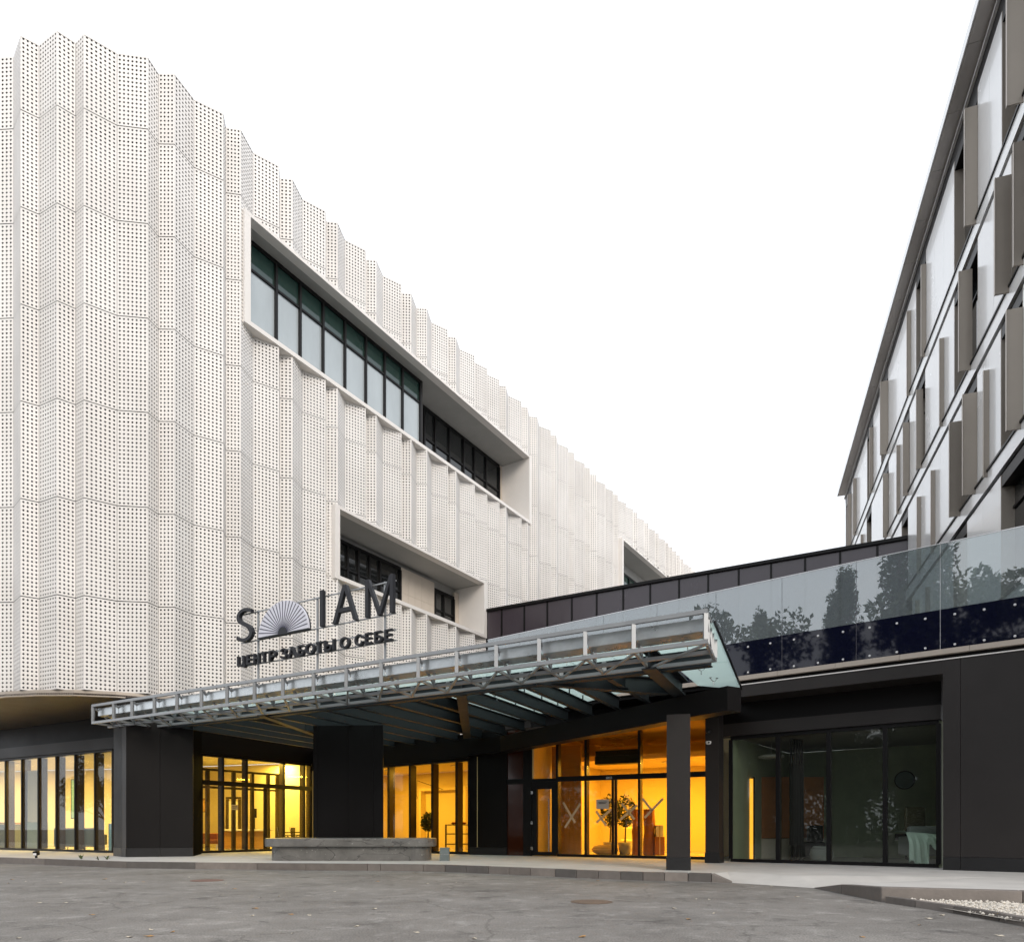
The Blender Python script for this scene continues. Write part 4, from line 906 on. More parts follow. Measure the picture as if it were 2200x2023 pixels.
obj('body', MB().box((c[0], c[1] + .12, ZP + .08), (.26, .24, .2)), M_boxm, T, bevel=.006); obj('lid', MB().box((c[0], c[1] + .12, ZP + .275), (.262, .242, .185)), M_boxm, T, bevel=.006); obj('fold_strip', MB().box((c[0], c[1] + .12, ZP + .181), (.272, .252, .006)), M_inox, T)
c = gp(78, 1842); T = thing('ground_spotlight', (*c, ZP), 'tiny black spotlight on the pavement at the far left', 'spotlight')
obj('head', MB().bar((c[0], c[1] - .07, ZP + .13), (c[0], c[1] + .07, ZP + .16), .13), M_black, T, bevel=.01); obj('foot', MB().box((c[0], c[1], ZP + .03), (.05, .05, .07)), M_black, T); obj('lens', MB().box((c[0], c[1] - .076, ZP + .115), (.10, .006, .07)), M_disc, T)
M_weed = mat('weed_green', (.07, .1, .03), .7, var=.3, vscale=20)
for u, v, n, lab in ((175, 1844, 12, 'green weed tuft growing in the kerb joint left of the first pillar'), (212, 1846, 5, 'flat sprawling weed by the left kerb'), (230, 1845.5, 7, 'sparse weed by the kerb in front of the first pillar')):
    c = gp(u, v); m = MB()
    for k in range(n):
        a = random.random() * 6.28; l = random.uniform(.08, .2); h_ = random.uniform(.02, .13); w_ = .012
        b0 = Vector((c[0], c[1], ZP)); tip = b0 + Vector((math.cos(a) * l, math.sin(a) * l, h_)); md = (b0 + tip) / 2 + Vector((0, 0, h_ * .5)); s_ = Vector((-math.sin(a), math.cos(a), 0)) * w_
        m.poly([b0 - s_, b0 + s_, md + s_ * 1.6, md - s_ * 1.6]); m.poly([md - s_ * 1.6, md + s_ * 1.6, tip])
    T = thing('weed', (*c, ZP), lab, 'plant'); obj('blades', m, M_weed, T)

# ------------------------------------------------------------------ interiors
M_cream = mat('cream_plaster', (.76, .66, .46), .8, var=.03); M_yel = mat('warm_yellow_plaster', (.76, .60, .30), .8, var=.04, vscale=.8); M_floorI = mat('polished_floor', (.42, .37, .3), .25, var=.08)
M_olive = mat('olive_green_wall', (.40, .44, .31), .8, var=.1); M_ceil = mat('white_ceiling', (.7, .66, .58), .7); M_glossceil = mat('glossy_amber_ceiling', (.55, .36, .12), .12, var=.15, vscale=.6)
M_wood = mat('oak_veneer', (.42, .22, .06), .5, var=.15, vscale=1.5, vstretch=(1, 1, 8)); M_leather = mat('brown_leather', (.28, .085, .025), .5, var=.1); M_sage = mat('sage_fabric', (.17, .19, .15), .85, var=.06)
M_turq = mat('turquoise_panel', (.24, .42, .42), .5); M_whiteI = mat('white_laminate', (.78, .75, .68), .4)
def pts3(pl, z): return [(p[0], p[1], z) for p in pl]
def room(a, b, e_, dep, z1, wm_, fm, cm, z0=ZP + .004, sides=(1, 1)):
    c_, d_ = add(b, e_, dep), add(a, e_, dep)
    struct('interior_floor', MB().poly(pts3([a, b, c_, d_], z0)), fm); struct('interior_ceiling', MB().poly(pts3([a, d_, c_, b], z1)), cm)
    struct('interior_wall', MB().wall(d_, c_, z0, z1 - .002, .1, 1), wm_)
    if sides[0]: struct('interior_wall', MB().wall(a, d_, z0, z1 - .002, .08, 1), wm_)
    if sides[1]: struct('interior_wall', MB().wall(b, c_, z0, z1 - .002, .08, -1), wm_)
WARM = (1.0, .66, .09)
M_lamp = emis('lit_downlight', (1, .75, .4), 14)
def downlight(x, y, z, en, col, sz=.9, lab=''):
    T = thing('ceiling_lamp', (x, y, z), lab, 'lamp', 'lit ceiling lamps in the rooms')
    obj('ring', MB().lathe((x, y, z - .03), [(.10, 0), (.11, .0), (.11, .028), (.09, .028)], 16), M_whiteI, T); obj('lamp_disc', MB().lathe((x, y, z - .028), [(.085, 0), (.085, .006)], 16), M_lamp, T)
    ld = bpy.data.lights.new('lamp_light', 'AREA'); ld.shape = 'DISK'; ld.size = sz; ld.energy = en; ld.color = col; lo = bpy.data.objects.new('lamp_light', ld); COL.objects.link(lo); lo.location = (x, y, z - .06); lo.parent = T; lo.matrix_parent_inverse = PINV[T.name]
# left room and door lobby (one open space)
Kb = add(K, FD, 1.4); Q1, Q2 = (-15.5, 33.6), (-31, 37.5)
pol = [AL, A1, add(A1, LI, .8), add(D0, FI, .3), add(K, FI, .02), Kb, Q1, Q2]
struct('interior_floor', MB().poly(pts3(pol, ZP + .004)), M_floorI); struct('interior_ceiling', MB().poly(pts3(pol[::-1], 4.02)), M_ceil)
for a, b in ((Kb, Q1), (Q1, Q2)): struct('interior_wall', MB().wall(a, b, ZP, 4.0, .1, -1), M_cream)
struct('interior_wall', MB().wall(add(K, FI, .1), Kb, ZP, 4.0, .08, 1), M_cream)
struct('interior_wall', MB().wall((-13.9, 27.3), (-15.7, 33.4), ZP, 4.0, .12, 1), M_cream)
LC = (1, .70, .20)
for i, (x, y, en) in enumerate(((-18.6, 30.2, 380), (-22.5, 31.8, 350), (-26.5, 33.5, 300))): downlight(x, y, 4.01, en, LC, 1.2, 'round ceiling lamp in the left room, %s' % ('nearest the pillar', 'middle of the row', 'farthest left')[i])
for i, (x, y) in enumerate(((-11.2, 28.4), (-10.4, 31.2))): downlight(x, y, 4.01, 265, (1, .66, .10), 1, 'round ceiling lamp in the door lobby %s' % ('near the doors', 'towards the back wall')[i])
def slab(name, m, T, u0, u1, v0, v1, Y, dep, bevel=0):     # box given by its front face in the photograph, standing at depth Y
    x0, x1 = (u0 - CX) / FPX * Y, (u1 - CX) / FPX * Y; return obj(name, MB().prism([(x0, Y), (x1, Y), (x1, Y + dep), (x0, Y + dep)], max(zat(Y, v1), ZP + .006), zat(Y, v0)), m, T, bevel=bevel)
def at_floor(u, Y): return ((u - CX) / FPX * Y, Y, ZP + .004)
# sage armchairs with thin legs
for u0, u1, Y, lab in ((115, 162, 28.3, 'sage green armchair seen from behind left of its twin in the left room'), (174, 206, 27.4, 'sage green armchair seen from behind beside the first pillar')):
    T = thing('armchair', at_floor((u0 + u1) / 2, Y + .4), lab, 'armchair', 'sage armchairs in the left room')
    slab('backrest', M_sage, T, u0, u1, 1778, 1818, Y, .18, .03)
    x0, x1 = (u0 - CX) / FPX * Y, (u1 - CX) / FPX * Y
    obj('seat', MB().box(((x0 + x1) / 2, Y + .5, .52), (x1 - x0 - .1, .62, .2)), M_sage, T, bevel=.03)
    for x in (x0, x1): obj('armrest', MB().box((x + (.07 if x == x0 else -.07), Y + .5, .62), (.12, .6, .42)), M_sage, T, bevel=.03)
    for x in (x0 + .1, x1 - .1):
        for y in (Y + .1, Y + .75): obj('leg', MB().tube((x, y, ZP + .004), (x, y, .42), .014, k=6), M_black, T)
T = thing('column_cladding', at_floor(70, 28.6), 'pale column with a green lower half behind the left glass front', 'column')
slab('upper_half', M_cream, T, 59, 84, 1655, 1765, 28.9, .5); slab('lower_half', mat('pale_green_paint', (.38, .43, .34), .7), T, 58.5, 84.5, 1765.3, 1822, 28.88, .54)
T = thing('counter', at_floor(20, 31), 'low dark counter behind the leftmost panes', 'counter'); slab('counter_body', M_sage, T, -30, 32, 1770, 1822, 30.6, .6); slab('counter_top', M_wood, T, -32, 34, 1766, 1769.5, 30.55, .7)
T = thing('turquoise_board', at_floor(238, 26.6), 'narrow turquoise board standing at the right end of the left glass front', 'board'); slab('board', M_turq, T, 233, 243.5, 1768, 1826, 26.4, .06); slab('board_foot', M_black, T, 234, 242.5, 1826.2, 1828.5, 26.35, .2)
T = thing('wall_picture', at(175, 1715, 33.5), 'blue-grey framed picture on the back wall of the left room', 'picture'); slab('frame', M_brown, T, 152, 166, 1673, 1758, 32.2, .05); slab('canvas', M_turq, T, 153.5, 164.5, 1675, 1756, 32.18, .018)
vf = thing('vestibule_frame', (*add(D0, FD, 2, FI, 1.3), ZP), 'bronze inner door frame of the lobby vestibule', 'door frame')
P13 = add(D0, FI, 1.3)
for _u in (446, 502, 542, 576, 596): _s = par(P13, FD, _u); obj('stile', lbox(D0, FD, FI, _s - .07, _s + .07, 1.26, 1.36, ZP + .005, 3.3), M_brown, vf)
for _z in (2.62, 3.3): obj('transom', lbox(D0, FD, FI, .1, dist(D0, K) - .4, 1.25, 1.259, _z, _z + .09), M_brown, vf)
# reception desk, sofa, poster, monitor, wheelchairs
T = thing('reception_desk', at_floor(540, 30), 'oak fronted reception desk with white top behind the glazed doors', 'desk')
slab('front_panel', M_wood, T, 481, 570, 1784.5, 1823, 29.6, .08); slab('desk_top', M_whiteI, T, 479, 573, 1780.5, 1784, 29.5, .8, .01); slab('side_panel', M_wood, T, 566, 570, 1784.5, 1821, 29.7, .6)
T = thing('monitor', at(546, 1765, 30), 'dark monitor on the reception desk', 'monitor'); slab('screen', M_black, T, 540.5, 551, 1736, 1756, 30.0, .05); slab('stand', M_black, T, 545, 547.5, 1756.3, 1780.4, 30.02, .03); slab('foot', M_black, T, 542.5, 550, 1779, 1780.4, 29.9, .2)
T = thing('cup', at(503.5, 1779, 29.8), 'small dark cup on the reception desk', 'cup'); cx_, cy_, cz_ = at(503.5, 1780.3, 29.8); obj('bowl', MB().lathe((cx_, cy_, cz_), [(.03, 0), (.045, .09), (.04, .09), (.026, .01)], 14), M_black, T); obj('handle', MB().tube((cx_ + .04, cy_, cz_ + .03), (cx_ + .07, cy_, cz_ + .06), .008, k=6), M_black, T)
T = thing('interior_door', at_floor(501, 32.4), 'bright white inner door behind the reception desk', 'door'); slab('door_leaf', M_whiteI, T, 491.5, 511, 1720, 1822, 32.2, .05); slab('door_frame', M_brown, T, 485, 491, 1716, 1822, 32.18, .08); slab('door_frame', M_brown, T, 511.4, 517, 1716, 1822, 32.18, .08); slab('door_frame', M_brown, T, 485, 517, 1711, 1715.7, 32.18, .08)
T = thing('sofa', at_floor(451, 28.4), 'brown leather sofa behind the left door pane', 'sofa'); slab('backrest', M_leather, T, 430, 467, 1789, 1811, 28.6, .15, .03); slab('seat', M_leather, T, 430, 467, 1803, 1812, 28.0, .58, .03)
for u in (432, 464): slab('leg', M_whiteI, T, u, u + 2.5, 1812.3, 1824, 28.1, .04)
T = thing('wall_poster', at(437, 1730, 29.2), 'framed colourful poster on the wall above the brown sofa', 'poster'); slab('frame', M_brown, T, 428, 444, 1714, 1744, 29.3, .04)
slab('print', mat('mottled_print', (.45, .24, .06), .6, var=.8, vscale=6), T, 429, 443, 1715.5, 1742.5, 29.285, .013)
def wheelchair(u, Y, lab):
    x, y, z = at_floor(u, Y); T = thing('wheelchair', (x, y, z), lab, 'wheelchair', 'wheelchairs in the lobby')
    for s in (-.3, .3):
        w_ = MB(); k = 18
        for i in range(k):
            a, b = 2 * math.pi * i / k, 2 * math.pi * (i + 1) / k; w_.tube((x + .3 * math.cos(a), y + s, z + .31 + .3 * math.sin(a)), (x + .3 * math.cos(b), y + s, z + .31 + .3 * math.sin(b)), .018, k=6, cap=False)
        for i in range(6):
            a = math.pi * i / 6; w_.tube((x + .29 * math.cos(a), y + s, z + .31 + .29 * math.sin(a)), (x - .29 * math.cos(a), y + s, z + .31 - .29 * math.sin(a)), .004, k=4, cap=False)
        obj('wheel', w_, M_black, T); obj('armrest', MB().bar((x - .2, y + s, z + .72), (x + .2, y + s, z + .72), .05, .04), M_black, T); obj('push_handle', MB().tube((x - .22, y + s * .8, z + .45), (x - .3, y + s * .8, z + .95), .014, k=6), M_inox, T)
    obj('seat', MB().box((x, y, z + .5), (.44, .5, .05)), M_black, T); obj('backrest', MB().box((x - .23, y, z + .72), (.04, .5, .42)), M_black, T); obj('footrest', MB().bar((x + .2, y, z + .45), (x + .42, y, z + .12), .3, .03), M_black, T)
wheelchair(615, 29.6, 'folded-back wheelchair nearer the desk behind the glazed doors'); wheelchair(641, 30.6, 'wheelchair beside the central pillar behind the glazed doors')
# amber room behind the bench
room(add(K, UD, .15), add(M1, UD, .3), UI, 4.2, 3.54, M_yel, M_floorI, M_yel, sides=(1, 1))
for i, k in enumerate((.3, .72)):
    p = add(K, UD, KL * k, UI, 1.9); downlight(p[0], p[1], 3.53, 150, WARM, .9, 'round ceiling lamp in the amber room, %s one' % ('far left', 'near right')[i])
# foliage helper: leaf faces spread through a volume
def leaves(n, fn, size, seed):
    r = random.Random(seed); m = MB()
    for i in range(n):
        c_ = Vector(fn(r)); a = Vector((r.uniform(-1, 1), r.uniform(-1, 1), r.uniform(-1, 1))).normalized(); b_ = a.cross(Vector((r.uniform(-1, 1), r.uniform(-1, 1), r.uniform(-1, 1)))).normalized(); s_ = size * r.uniform(.6, 1.3)
        m.poly([c_ - a * s_, c_ + b_ * s_ * .45, c_ + a * s_, c_ - b_ * s_ * .45])
    return m
def ball(r, cx, cy, cz, R, H):
    while True:
        x, y, z = r.uniform(-1, 1), r.uniform(-1, 1), r.uniform(-1, 1); q_ = x * x + y * y + z * z
        if q_ < 1 and (q_ > .25 or r.random() < .3): return (cx + x * R, cy + y * R, cz + z * H)
M_leaf = mat('olive_leaf', (.055, .075, .025), .6, var=.4, vscale=9); M_bark = mat('grey_bark', (.10, .08, .06), .85, var=.3, vscale=6, bump=.3); M_pot = mat('pale_concrete_pot', (.5, .47, .42), .7, var=.1)
def potted(u, Y, ztop, zlow, R, ph, pr, lab, seed):
    x, y, z = at_floor(u, Y); T = thing('potted_tree', (x, y, z), lab, 'potted tree')
    obj('pot', MB().lathe((x, y, z), [(pr * .7, 0), (pr, ph), (pr * .9, ph), (pr * .85, ph - .03)], 18), M_pot, T, smooth=True)
    tr = MB(); tr.tube((x, y, z + ph - .04), (x + .02, y, zlow + .1), .035, .022)
    zc = (ztop + zlow) / 2; r = random.Random(seed)
    for k in range(7):
        a = r.random() * 6.28; tr.tube((x + .02, y, zlow + .05), (x + math.cos(a) * R * .6, y + math.sin(a) * R * .6, zc + r.uniform(-.1, .4)), .016, .006, k=5)
    obj('trunk', tr, M_bark, T); obj('crown', leaves(520, lambda r: ball(r, x, y, zc, R, (ztop - zlow) / 2), .065, seed), M_leaf, T)
potted(919, 26.4, 1.70, .95, .27, .3, .2, 'small round potted tree behind the amber glass beside the bench', 1)
M_shelfm = mat('steel_shelf', (.25, .17, .08), .5)
x, y, z = at_floor(985, 25.9); T = thing('display_shelf', (x, y, z), 'low open shelf with trays behind the last amber bay', 'shelf')
for v in (1770, 1789.5, 1811.5, 1829): slab('shelf_board', M_shelfm, T, 956, 1016, v, v + 2.2, 25.8, .5)
for u in (956, 1014): slab('upright', M_shelfm, T, u, u + 2, 1770.5, 1831, 25.85, .4)
for i, u in enumerate((975, 996)):
    c = at(u, 1769.8, 26); t2 = thing('fruit_tray', c, 'small tray on top of the open shelf, %s one' % ('left', 'right')[i], 'tray'); obj('dish', MB().lathe(c, [(.06, 0), (.13, .05), (.12, .05), (.05, .012)], 14), M_leather, t2); obj('fruit', join(*[MB().lathe((c[0] + dx, c[1] + dy, c[2] + .03), [(.012, 0), (.035, .03), (.012, .06)], 8) for dx, dy in ((-.05, 0), (.05, .01), (0, -.04))]), mat('orange_fruit', (.6, .2, .03), .5), t2)
pb = add(K, UD, par(add(K, UI, 4.15), UD, 911), UI, 4.15)
T = thing('wall_niche', (*pb, 1), 'shallow framed niche in the back wall of the amber room', 'niche')
s0, s1 = par(add(K, UI, 4.1), UD, 911), par(add(K, UI, 4.1), UD, 1002); Yn = add(K, UD, s0, UI, 4.1)[1]; zn = zat(Yn, 1699)
for a, b, z0_, z1_ in ((s0, s1, zn, zn + .12), (s0 - .12, s0 - .002, ZP + .01, zn + .12), (s1 + .002, s1 + .12, ZP + .01, zn + .12)): obj('niche_frame', lbox(K, UD, UI, a, b, 3.9, 4.18, z0_, z1_), M_yel, T)
a_ = at(896, 1676, 28); b_ = at(951, 1695, 28.6); T = thing('wall_lamp', a_, 'thin swing arm lamp with hanging ring in the amber room', 'lamp')
obj('arm', MB().tube(a_, b_, .012, k=6), M_black, T); rg = at(895, 1712, 28); obj('cord', MB().tube(a_, (rg[0], rg[1], rg[2] + .05), .006, k=5), M_black, T)
obj('ring', join(*[MB().tube((rg[0] + .045 * math.cos(i * .785), rg[1], rg[2] + .045 * math.sin(i * .785)), (rg[0] + .045 * math.cos(i * .785 + .785), rg[1], rg[2] + .045 * math.sin(i * .785 + .785)), .01, k=5, cap=False) for i in range(8)]), M_brown, T)
# entrance hall
room(add(N0, ND, .05), add(N0, ND, dist(N0, N1) - .02), NI, 6.2, ZE - .01, M_yel, M_floorI, M_glossceil)
for i, (k, dp, en) in enumerate(((.25, 3.2, 135), (.6, 3.6, 155), (.88, 3.0, 125))):
    p = add(N0, ND, dist(N0, N1) * k, NI, dp); downlight(p[0], p[1], 3.42, en, (1, .61, .08), .8, 'round lamp under the hall bulkhead, %s of three' % ('left', 'middle', 'right')[i])
struct('bulkhead', lbox(N0, ND, NI, .2, dist(N0, N1) - .1, 2.3, 5.9, 3.43, 3.6), M_yel)
T = thing('wood_screen_wall', (*add(N0, ND, em[1], NI, 1.3), ZP), 'brown wood panelled screen behind the left entrance panes', 'screen')
_a, _b = par(add(N0, NI, 1.3), ND, 1150), par(add(N0, NI, 1.3), ND, 1248)
for _i in range(5): obj('wood_panel', lbox(N0, ND, NI, max(.1, _a) + (_b - max(.1, _a)) * _i / 5 + .004, max(.1, _a) + (_b - max(.1, _a)) * (_i + 1) / 5 - .004, 1.3, 1.38, ZP + .01, 3.9), M_wood, T)
T = thing('air_curtain', (*add(N0, ND, par(N0, ND, 1325), NI, .4), 3.2), 'dark air curtain box above the entrance doors', 'heater')
ya, yb = par(add(N0, NI, .35), ND, 1279), par(add(N0, NI, .35), ND, 1374); Ya = add(N0, ND, ya, NI, .35)[1]
obj('casing', lbox(N0, ND, NI, ya, yb, .3, .7, zat(Ya, 1642), zat(Ya, 1625)), M_plinth, T); obj('grille', lbox(N0, ND, NI, ya, yb, .34, .7, zat(Ya, 1624.5), zat(Ya, 1613)), M_dark2, T)
potted(1311, 24.6, 2.28, 1.1, .36, .42, .26, 'left of the two potted olive trees in the entrance hall', 2); potted(1343, 24.2, 2.25, 1.1, .36, .42, .26, 'right of the two potted olive trees in the entrance hall', 3)
M_kraft = mat('brown_wrapping_paper', (.36, .13, .035), .75, var=.15, vscale=4)
def wrapped(u0, u1, v0, Y, lab, seed):
    r = random.Random(seed); x0, x1 = (u0 - CX) / FPX * Y, (u1 - CX) / FPX * Y; zt = zat(Y, v0); m = MB(); k = 6; n = 10
    T = thing('wrapped_package', ((x0 + x1) / 2, Y, ZP + .004), lab, 'package', 'wrapped packages in the hall')
    for j in range(k + 1):
        z = ZP + .006 + (zt - ZP) * j / k; f = 1 + .12 * r.uniform(-1, 1)
        for i in range(n):
            a = 2 * math.pi * i / n; m.v.append(((x0 + x1) / 2 + (x1 - x0) / 2 * math.cos(a) * f * r.uniform(.9, 1.08), Y + .18 * math.sin(a) * f * r.uniform(.85, 1.15), z))
    for j in range(k):
        for i in range(n): m.f.append((j * n + i, j * n + (i + 1) % n, (j + 1) * n + (i + 1) % n, (j + 1) * n + i))
    m.f.append(tuple(range(k * n, k * n + n))); obj('wrapping', m, M_kraft, T)
    obj('cord', join(*[MB().tube(((x0 + x1) / 2 - (x1 - x0) * .56, Y - .03, ZP + h_), ((x0 + x1) / 2 + (x1 - x0) * .56, Y - .03, ZP + h_ + .05), .008, k=5) for h_ in (.5, 1.1)]), M_tape, T)
wrapped(1358, 1374, 1738, 23.8, 'tall brown paper wrapped package left of its pair in the hall', 5); wrapped(1383, 1407, 1738, 23.3, 'tall brown paper wrapped package beside the cartons in the hall', 6)
T = thing('floor_cushion', at_floor(1300, 24), 'fat pale floor cushion in the entrance hall', 'cushion'); c = at_floor(1300, 24); obj('cushion_body', MB().lathe((c[0], c[1], c[2]), [(.25, 0), (.42, .08), (.46, .18), (.4, .28), (.2, .33)], 18), mat('mustard_fabric', (.45, .33, .15), .85, var=.1), T, smooth=True); obj('piping', MB().lathe((c[0], c[1], c[2] + .165), [(.46, 0), (.475, .015), (.46, .03)], 18), M_tape, T)
for u0, u1, v0, v1, Y, lab in ((1407, 1428, 1797, 1836, 23.0, 'larger brown carton beside the wrapped packages'), (1410, 1425, 1772, 1796.5, 23.05, 'smaller pale carton on top of the larger one')):
    T = thing('carton', at(u0, v1, Y), lab, 'box'); slab('carton_body', M_kraft if v1 > 1800 else M_whiteI, T, u0, u1, v0, v1, Y, .4); slab('tape', M_tape, T, (u0 + u1) / 2 - 1, (u0 + u1) / 2 + 1, v0, v1, Y - .006, .005)
T = thing('hall_sofa', at_floor(1349, 25.6), 'rounded pale sofa behind the potted olive trees', 'sofa'); slab('backrest', M_yel, T, 1340, 1362, 1775, 1812, 25.8, .25, .06); slab('seat', M_yel, T, 1338, 1364, 1803, 1826, 25.0, .78, .06)
# dim room behind the dark window
room(add(W0, TD, .05), add(W1, TD, -.02), WI, 5.2, 3.58, M_olive, mat('grey_floor', (.3, .3, .28), .35, var=.1), mat('grey_ceiling', (.2, .19, .17), .7))
Yr = lambda u, dp: online(add(W0, WI, dp), TD, u)[1]
T = thing('lit_doorway', at_floor(1613, 21.5), 'narrow amber lit doorway at the back of the dark room', 'doorway')
slab('glowing_jamb', emis('amber_glowing_jamb', (1, .42, .03), 1.5), T, 1607, 1618, 1672, 1846, Yr(1612, 1.35), .06); slab('door_edge', M_black, T, 1619, 1622, 1668, 1846, Yr(1612, 1.35), .1)  # jamb emits amber itself, imitating light in the doorway
T = thing('brown_partition', at_floor(1660, 22), 'brown panelled partition at the back of the dark room near the lit doorway', 'partition'); Y = Yr(1660, 2.6)
for _i, (_u0, _u1) in enumerate(((1628, 1676), (1677, 1725), (1726, 1770))): slab('partition_panel', M_kraft, T, _u0, _u1, 1668, 1800, Y, .06); slab('skirting_panel', M_tile, T, _u0, _u1, 1801, 1846, Y - .01, .06)
T = thing('slat_screen', at_floor(1712, 20), 'black screen of tall vertical poles inside the dark room', 'screen'); Y = Yr(1712, 1.4)
for i, u in enumerate((1700, 1708, 1715.5, 1723, 1730.5)):
    x = (u - CX) / FPX * Y; obj('pole', MB().tube((x, Y + .06 * i, ZP + .005), (x, Y + .06 * i, 3.57), .032, k=8), M_black, T); obj('slat', MB().box((x, Y + .06 * i, 1.75), (.09, .05, 2.3)), M_black, T)
c = at(1657, 1625, Yr(1657, 1.8)); T = thing('pendant_lamp', c, 'flat pale disc pendant lamp behind the left dark pane', 'lamp'); obj('disc', MB().lathe((c[0], c[1], c[2] - .04), [(.30, 0), (.36, .02), (.36, .07), (.3, .09)], 24), M_disc, T, smooth=False); obj('cord', MB().tube((c[0], c[1], c[2] + .05), (c[0], c[1], 3.57), .006, k=5), M_disc, T)
c = at(1944, 1675, Yr(1944, 5.0)); n_ = (-WI[0], -WI[1]); T = thing('wall_disc', c, 'round grey-blue disc on the wall of the dark room', 'wall decoration')
obj('disc', MB().tube(c, (c[0] + n_[0] * .06, c[1] + n_[1] * .06, c[2]), .26, .24, k=28), mat('grey_blue_disc', (.12, .17, .18), .6), T); obj('rim', MB().tube(c, (c[0] + n_[0] * .03, c[1] + n_[1] * .03, c[2]), .28, .28, k=28), M_black, T)
T = thing('pouf', at_floor(1760, Yr(1760, .9)), 'grey rounded pouf behind the second dark pane', 'pouf'); c = at_floor(1765, Yr(1762, 1.0)); obj('pouf_body', MB().lathe((c[0], c[1], c[2]), [(.27, 0), (.3, .2), (.27, .36), (.2, .43)], 20), mat('grey_felt', (.3, .31, .31), .9), T, smooth=True); obj('seam', MB().lathe((c[0], c[1], c[2] + .36), [(.272, 0), (.278, .006), (.27, .012)], 20), M_plinth, T)
T = thing('dark_armchair', at_floor(1745, Yr(1745, 2.2)), 'black armchair in shadow behind the pouf', 'armchair'); Y = Yr(1745, 2.3); slab('seat', M_black, T, 1722, 1775, 1808, 1842, Y, .7, .05); slab('backrest', M_black, T, 1738, 1770, 1772, 1808, Y + .5, .2, .05); slab('armrest', M_black, T, 1720, 1728, 1798, 1842, Y, .7, .03)
# draped armchair
Y = Yr(1985, .5); T = thing('draped_armchair', at_floor(1988, Y), 'armchair under a pale green sheet behind the rightmost dark pane', 'armchair')
M_sheet = mat('pale_green_sheet', (.70, .84, .77), .9, var=.06); M_grf = mat('grey_upholstery', (.3, .31, .32), .9)
slab('chair_body', M_grf, T, 1962, 2030, 1796, 1838, Y + .12, .7, .05); slab('backrest', M_grf, T, 1955, 2032, 1774, 1800, Y + .7, .18, .05)
x0, x1 = (1951 - CX) / FPX * Y, (2026 - CX) / FPX * Y; dr = MB(); nx, nz = 34, 18
for j in range(nz + 1):
    f = j / nz; r = random.Random(4)
    for i in range(nx + 1):
        g_ = i / nx; lowz = ZP + .03 + (.02 if g_ < .58 else .42) + .1 * math.sin(g_ * 23) * (1 - .3 * g_) - (.12 if .3 < g_ < .5 else 0); top = .99 - .05 * g_
        z = top + (max(lowz, ZP + .02) - top) * f; wv_ = .05 * f * math.sin(g_ * 31 + 1.3 * math.sin(f * 3)) + .03 * f * math.sin(g_ * 57)
        dr.v.append((x0 + (x1 - x0) * (g_ * (.9 + .1 * f) + .02 * f * math.sin(g_ * 19)), Y + .1 - .16 * math.sin(min(1, f * 2.2) * 1.57) + wv_ * .8, z))
for i in range(nx + 1): dr.v.append((dr.v[i][0], Y + .75, dr.v[i][2] + .03))
dr.f = [(j * (nx + 1) + i, j * (nx + 1) + i + 1, (j + 1) * (nx + 1) + i + 1, (j + 1) * (nx + 1) + i) for j in range(nz) for i in range(nx)] + [(i, (nz + 1) * (nx + 1) + i, (nz + 1) * (nx + 1) + i + 1, i + 1) for i in range(nx)]
o = obj('sheet', dr, M_sheet, T, smooth=True)
T = thing('wrapped_chair_back', at_floor(1972, Yr(1972, 1.7)), 'plastic wrapped brown chair behind the draped armchair', 'chair'); Y = Yr(1972, 1.9); slab('backrest', mat('film_wrapped_brown', (.10, .085, .05), .25, var=.5, vscale=8, vstretch=(1, 1, 6)), T, 1946, 1990, 1732, 1785, Y, .1, .04); slab('seat', M_black, T, 1944, 1992, 1790, 1804, Y - .4, .5, .03)
for u in (1946, 1988): slab('leg', M_black, T, u, u + 2.5, 1804.2, 1845, Y - .35, .04)

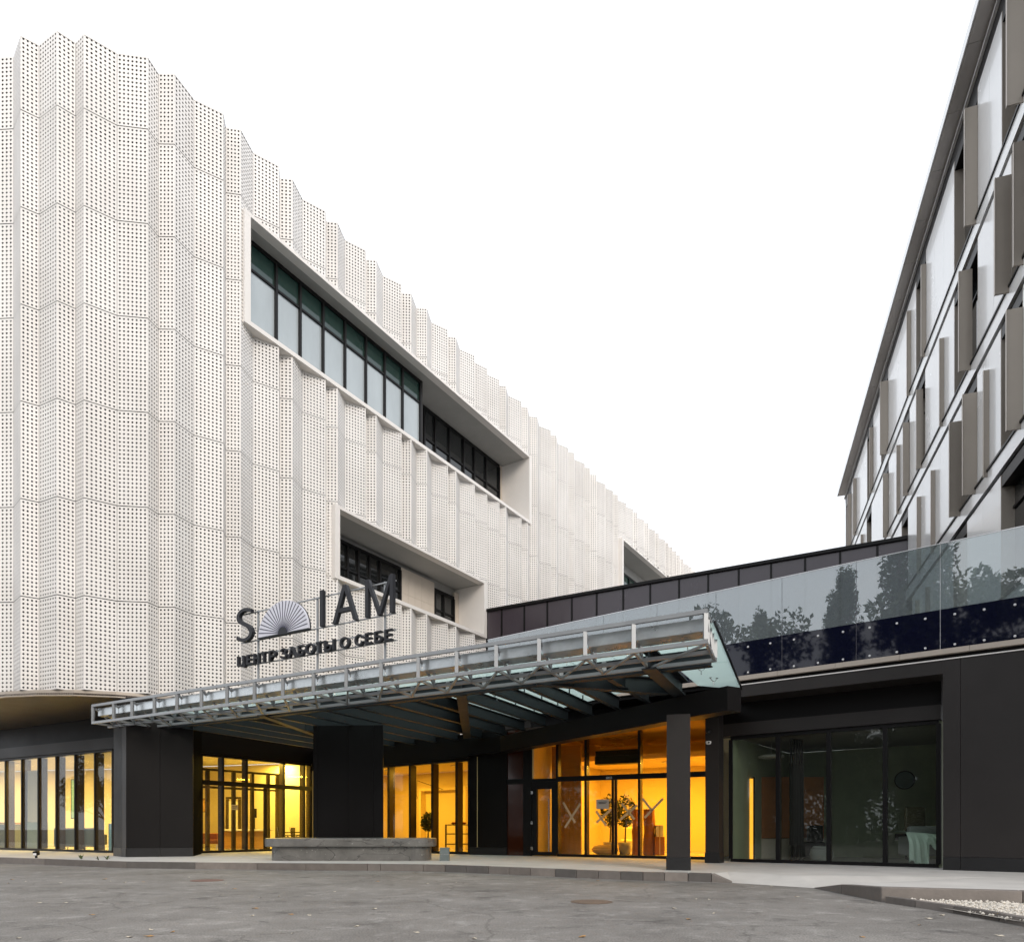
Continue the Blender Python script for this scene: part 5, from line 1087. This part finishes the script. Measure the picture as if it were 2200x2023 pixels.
# ------------------------------------------------------------------ trees behind the viewer, seen only as reflections in the glass
M_tleaf = mat('tree_leaf', (.045, .065, .022), .6, var=.45, vscale=1.2)
def tree_proto(name, lab, kind, seed, grp):
    r0 = random.Random(seed); T = thing(name, (0, 0, 0), lab, 'tree', grp); tr = MB()
    if kind == 'poplar':
        H = 20; tr.tube((0, 0, 0), (.1, 0, 9), .32, .2); tr.tube((.1, 0, 9), (0, .1, 18), .2, .05)
        for k in range(40):
            z = r0.uniform(3, 16); a = r0.random() * 6.28; tr.tube((0.05, 0, z), (math.cos(a) * 1.0, math.sin(a) * 1.0, z + 2.4), .05, .015, k=5)
        cl = [(math.cos(a) * R, math.sin(a) * R, z) for z, a, R in [(zz, r0.random() * 6.28, r0.uniform(.2, 1.0) * 1.7 * math.sin(min(1, (zz - 1.5) / 6) * 1.57) * (1 - max(0, zz - 11) / 10.5)) for zz in [2 + 18 * r0.random() for _ in range(110)]]]
        fn = lambda r: ball(r, *cl[r.randrange(len(cl))], .55, .95); n = 9000
    else:
        H = 12; tr.tube((0, 0, 0), (.15, .1, 4.5), .3, .2)
        cl = []
        for k in range(16):
            a = r0.random() * 6.28; e_ = (math.cos(a) * r0.uniform(1, 3.6), math.sin(a) * r0.uniform(1, 3.6), r0.uniform(5, 11.5)); tr.tube((.12, .08, r0.uniform(3, 4.6)), e_, .1, .03, k=5); cl.append(e_)
            for q_ in range(3): cl.append((e_[0] + r0.uniform(-1.2, 1.2), e_[1] + r0.uniform(-1.2, 1.2), e_[2] + r0.uniform(-1.2, 1.2)))
        fn = lambda r: ball(r, *cl[r.randrange(len(cl))], 1.0, .8); n = 9000
    obj('trunk', tr, M_bark, T); obj('crown', leaves(n, fn, .17, seed), M_tleaf, T); return T
pop = tree_proto('poplar_tree', 'tall slender poplar mirrored in the balustrade glass', 'poplar', 11, 'poplars mirrored in the balustrade')
brd = tree_proto('broadleaf_tree', 'bushy broadleaf tree mirrored in the glass fronts', 'broad', 12, 'broadleaf trees mirrored in the glass')
pop.location = (-15.2, -3.0, 0); pop.scale = (.85,) * 3
for x, y, rz, s_ in ((-13.6, -5.6, 1.0, 1.05), (-12.4, -7.0, 2.2, 1.12), (-17.5, -11, .4, 1.0), (-27, -12, 3, 1.0), (-30, -7, 5, .95)): copy_tree(pop, (x, y, 0), rz, s_)
brd.location = (-18.5, 1.8, 0); brd.scale = (1.25,) * 3
for x, y, rz, s_ in ((-9.8, -6.5, 1.1, 1.25), (-8, -9.5, 2.4, 1.3), (-18, -4.2, 3.3, .8), (-24, -4, .7, .95), (-21, -9, 2.9, .9), (-15, -14, 4.4, 1.0), (-27, 3, 5.2, 1.0), (-31, 9, 4, 1.0)): copy_tree(brd, (x, y, 0), rz, s_)
copy_tree(brd, (-24.6, 25.6, 0), 2.0, .42)['label'] = 'small street tree mirrored in the left glass front'

# leafy belt added behind the viewer to hide low sky in reflections
T = thing('added_hedge', (-16, -4, 0), 'unseen leafy belt added to darken the low reflections in the glass', 'added_hedge')
def hedge_pt(r):
    t = r.random(); x = -33 + 27 * t; y = 12 - 27 * t; q_ = r.random(); return (x + r.uniform(-1.2, 1.2) - 2, y + r.uniform(-1.2, 1.2) - 2, .2 + (3.6 + .9 * math.sin(t * 41) + .5 * math.sin(t * 97)) * q_)
obj('foliage', leaves(15000, hedge_pt, .2, 31), M_tleaf, T)
_st = MB(); _r = random.Random(9)
for _i in range(60):
    _t = _i / 60; _x, _y = -35 + 27 * _t, 10 - 27 * _t; _st.tube((_x, _y, 0), (_x + _r.uniform(-.4, .4), _y + _r.uniform(-.4, .4), 3), .05, .02, k=5)
obj('stems', _st, M_bark, T)
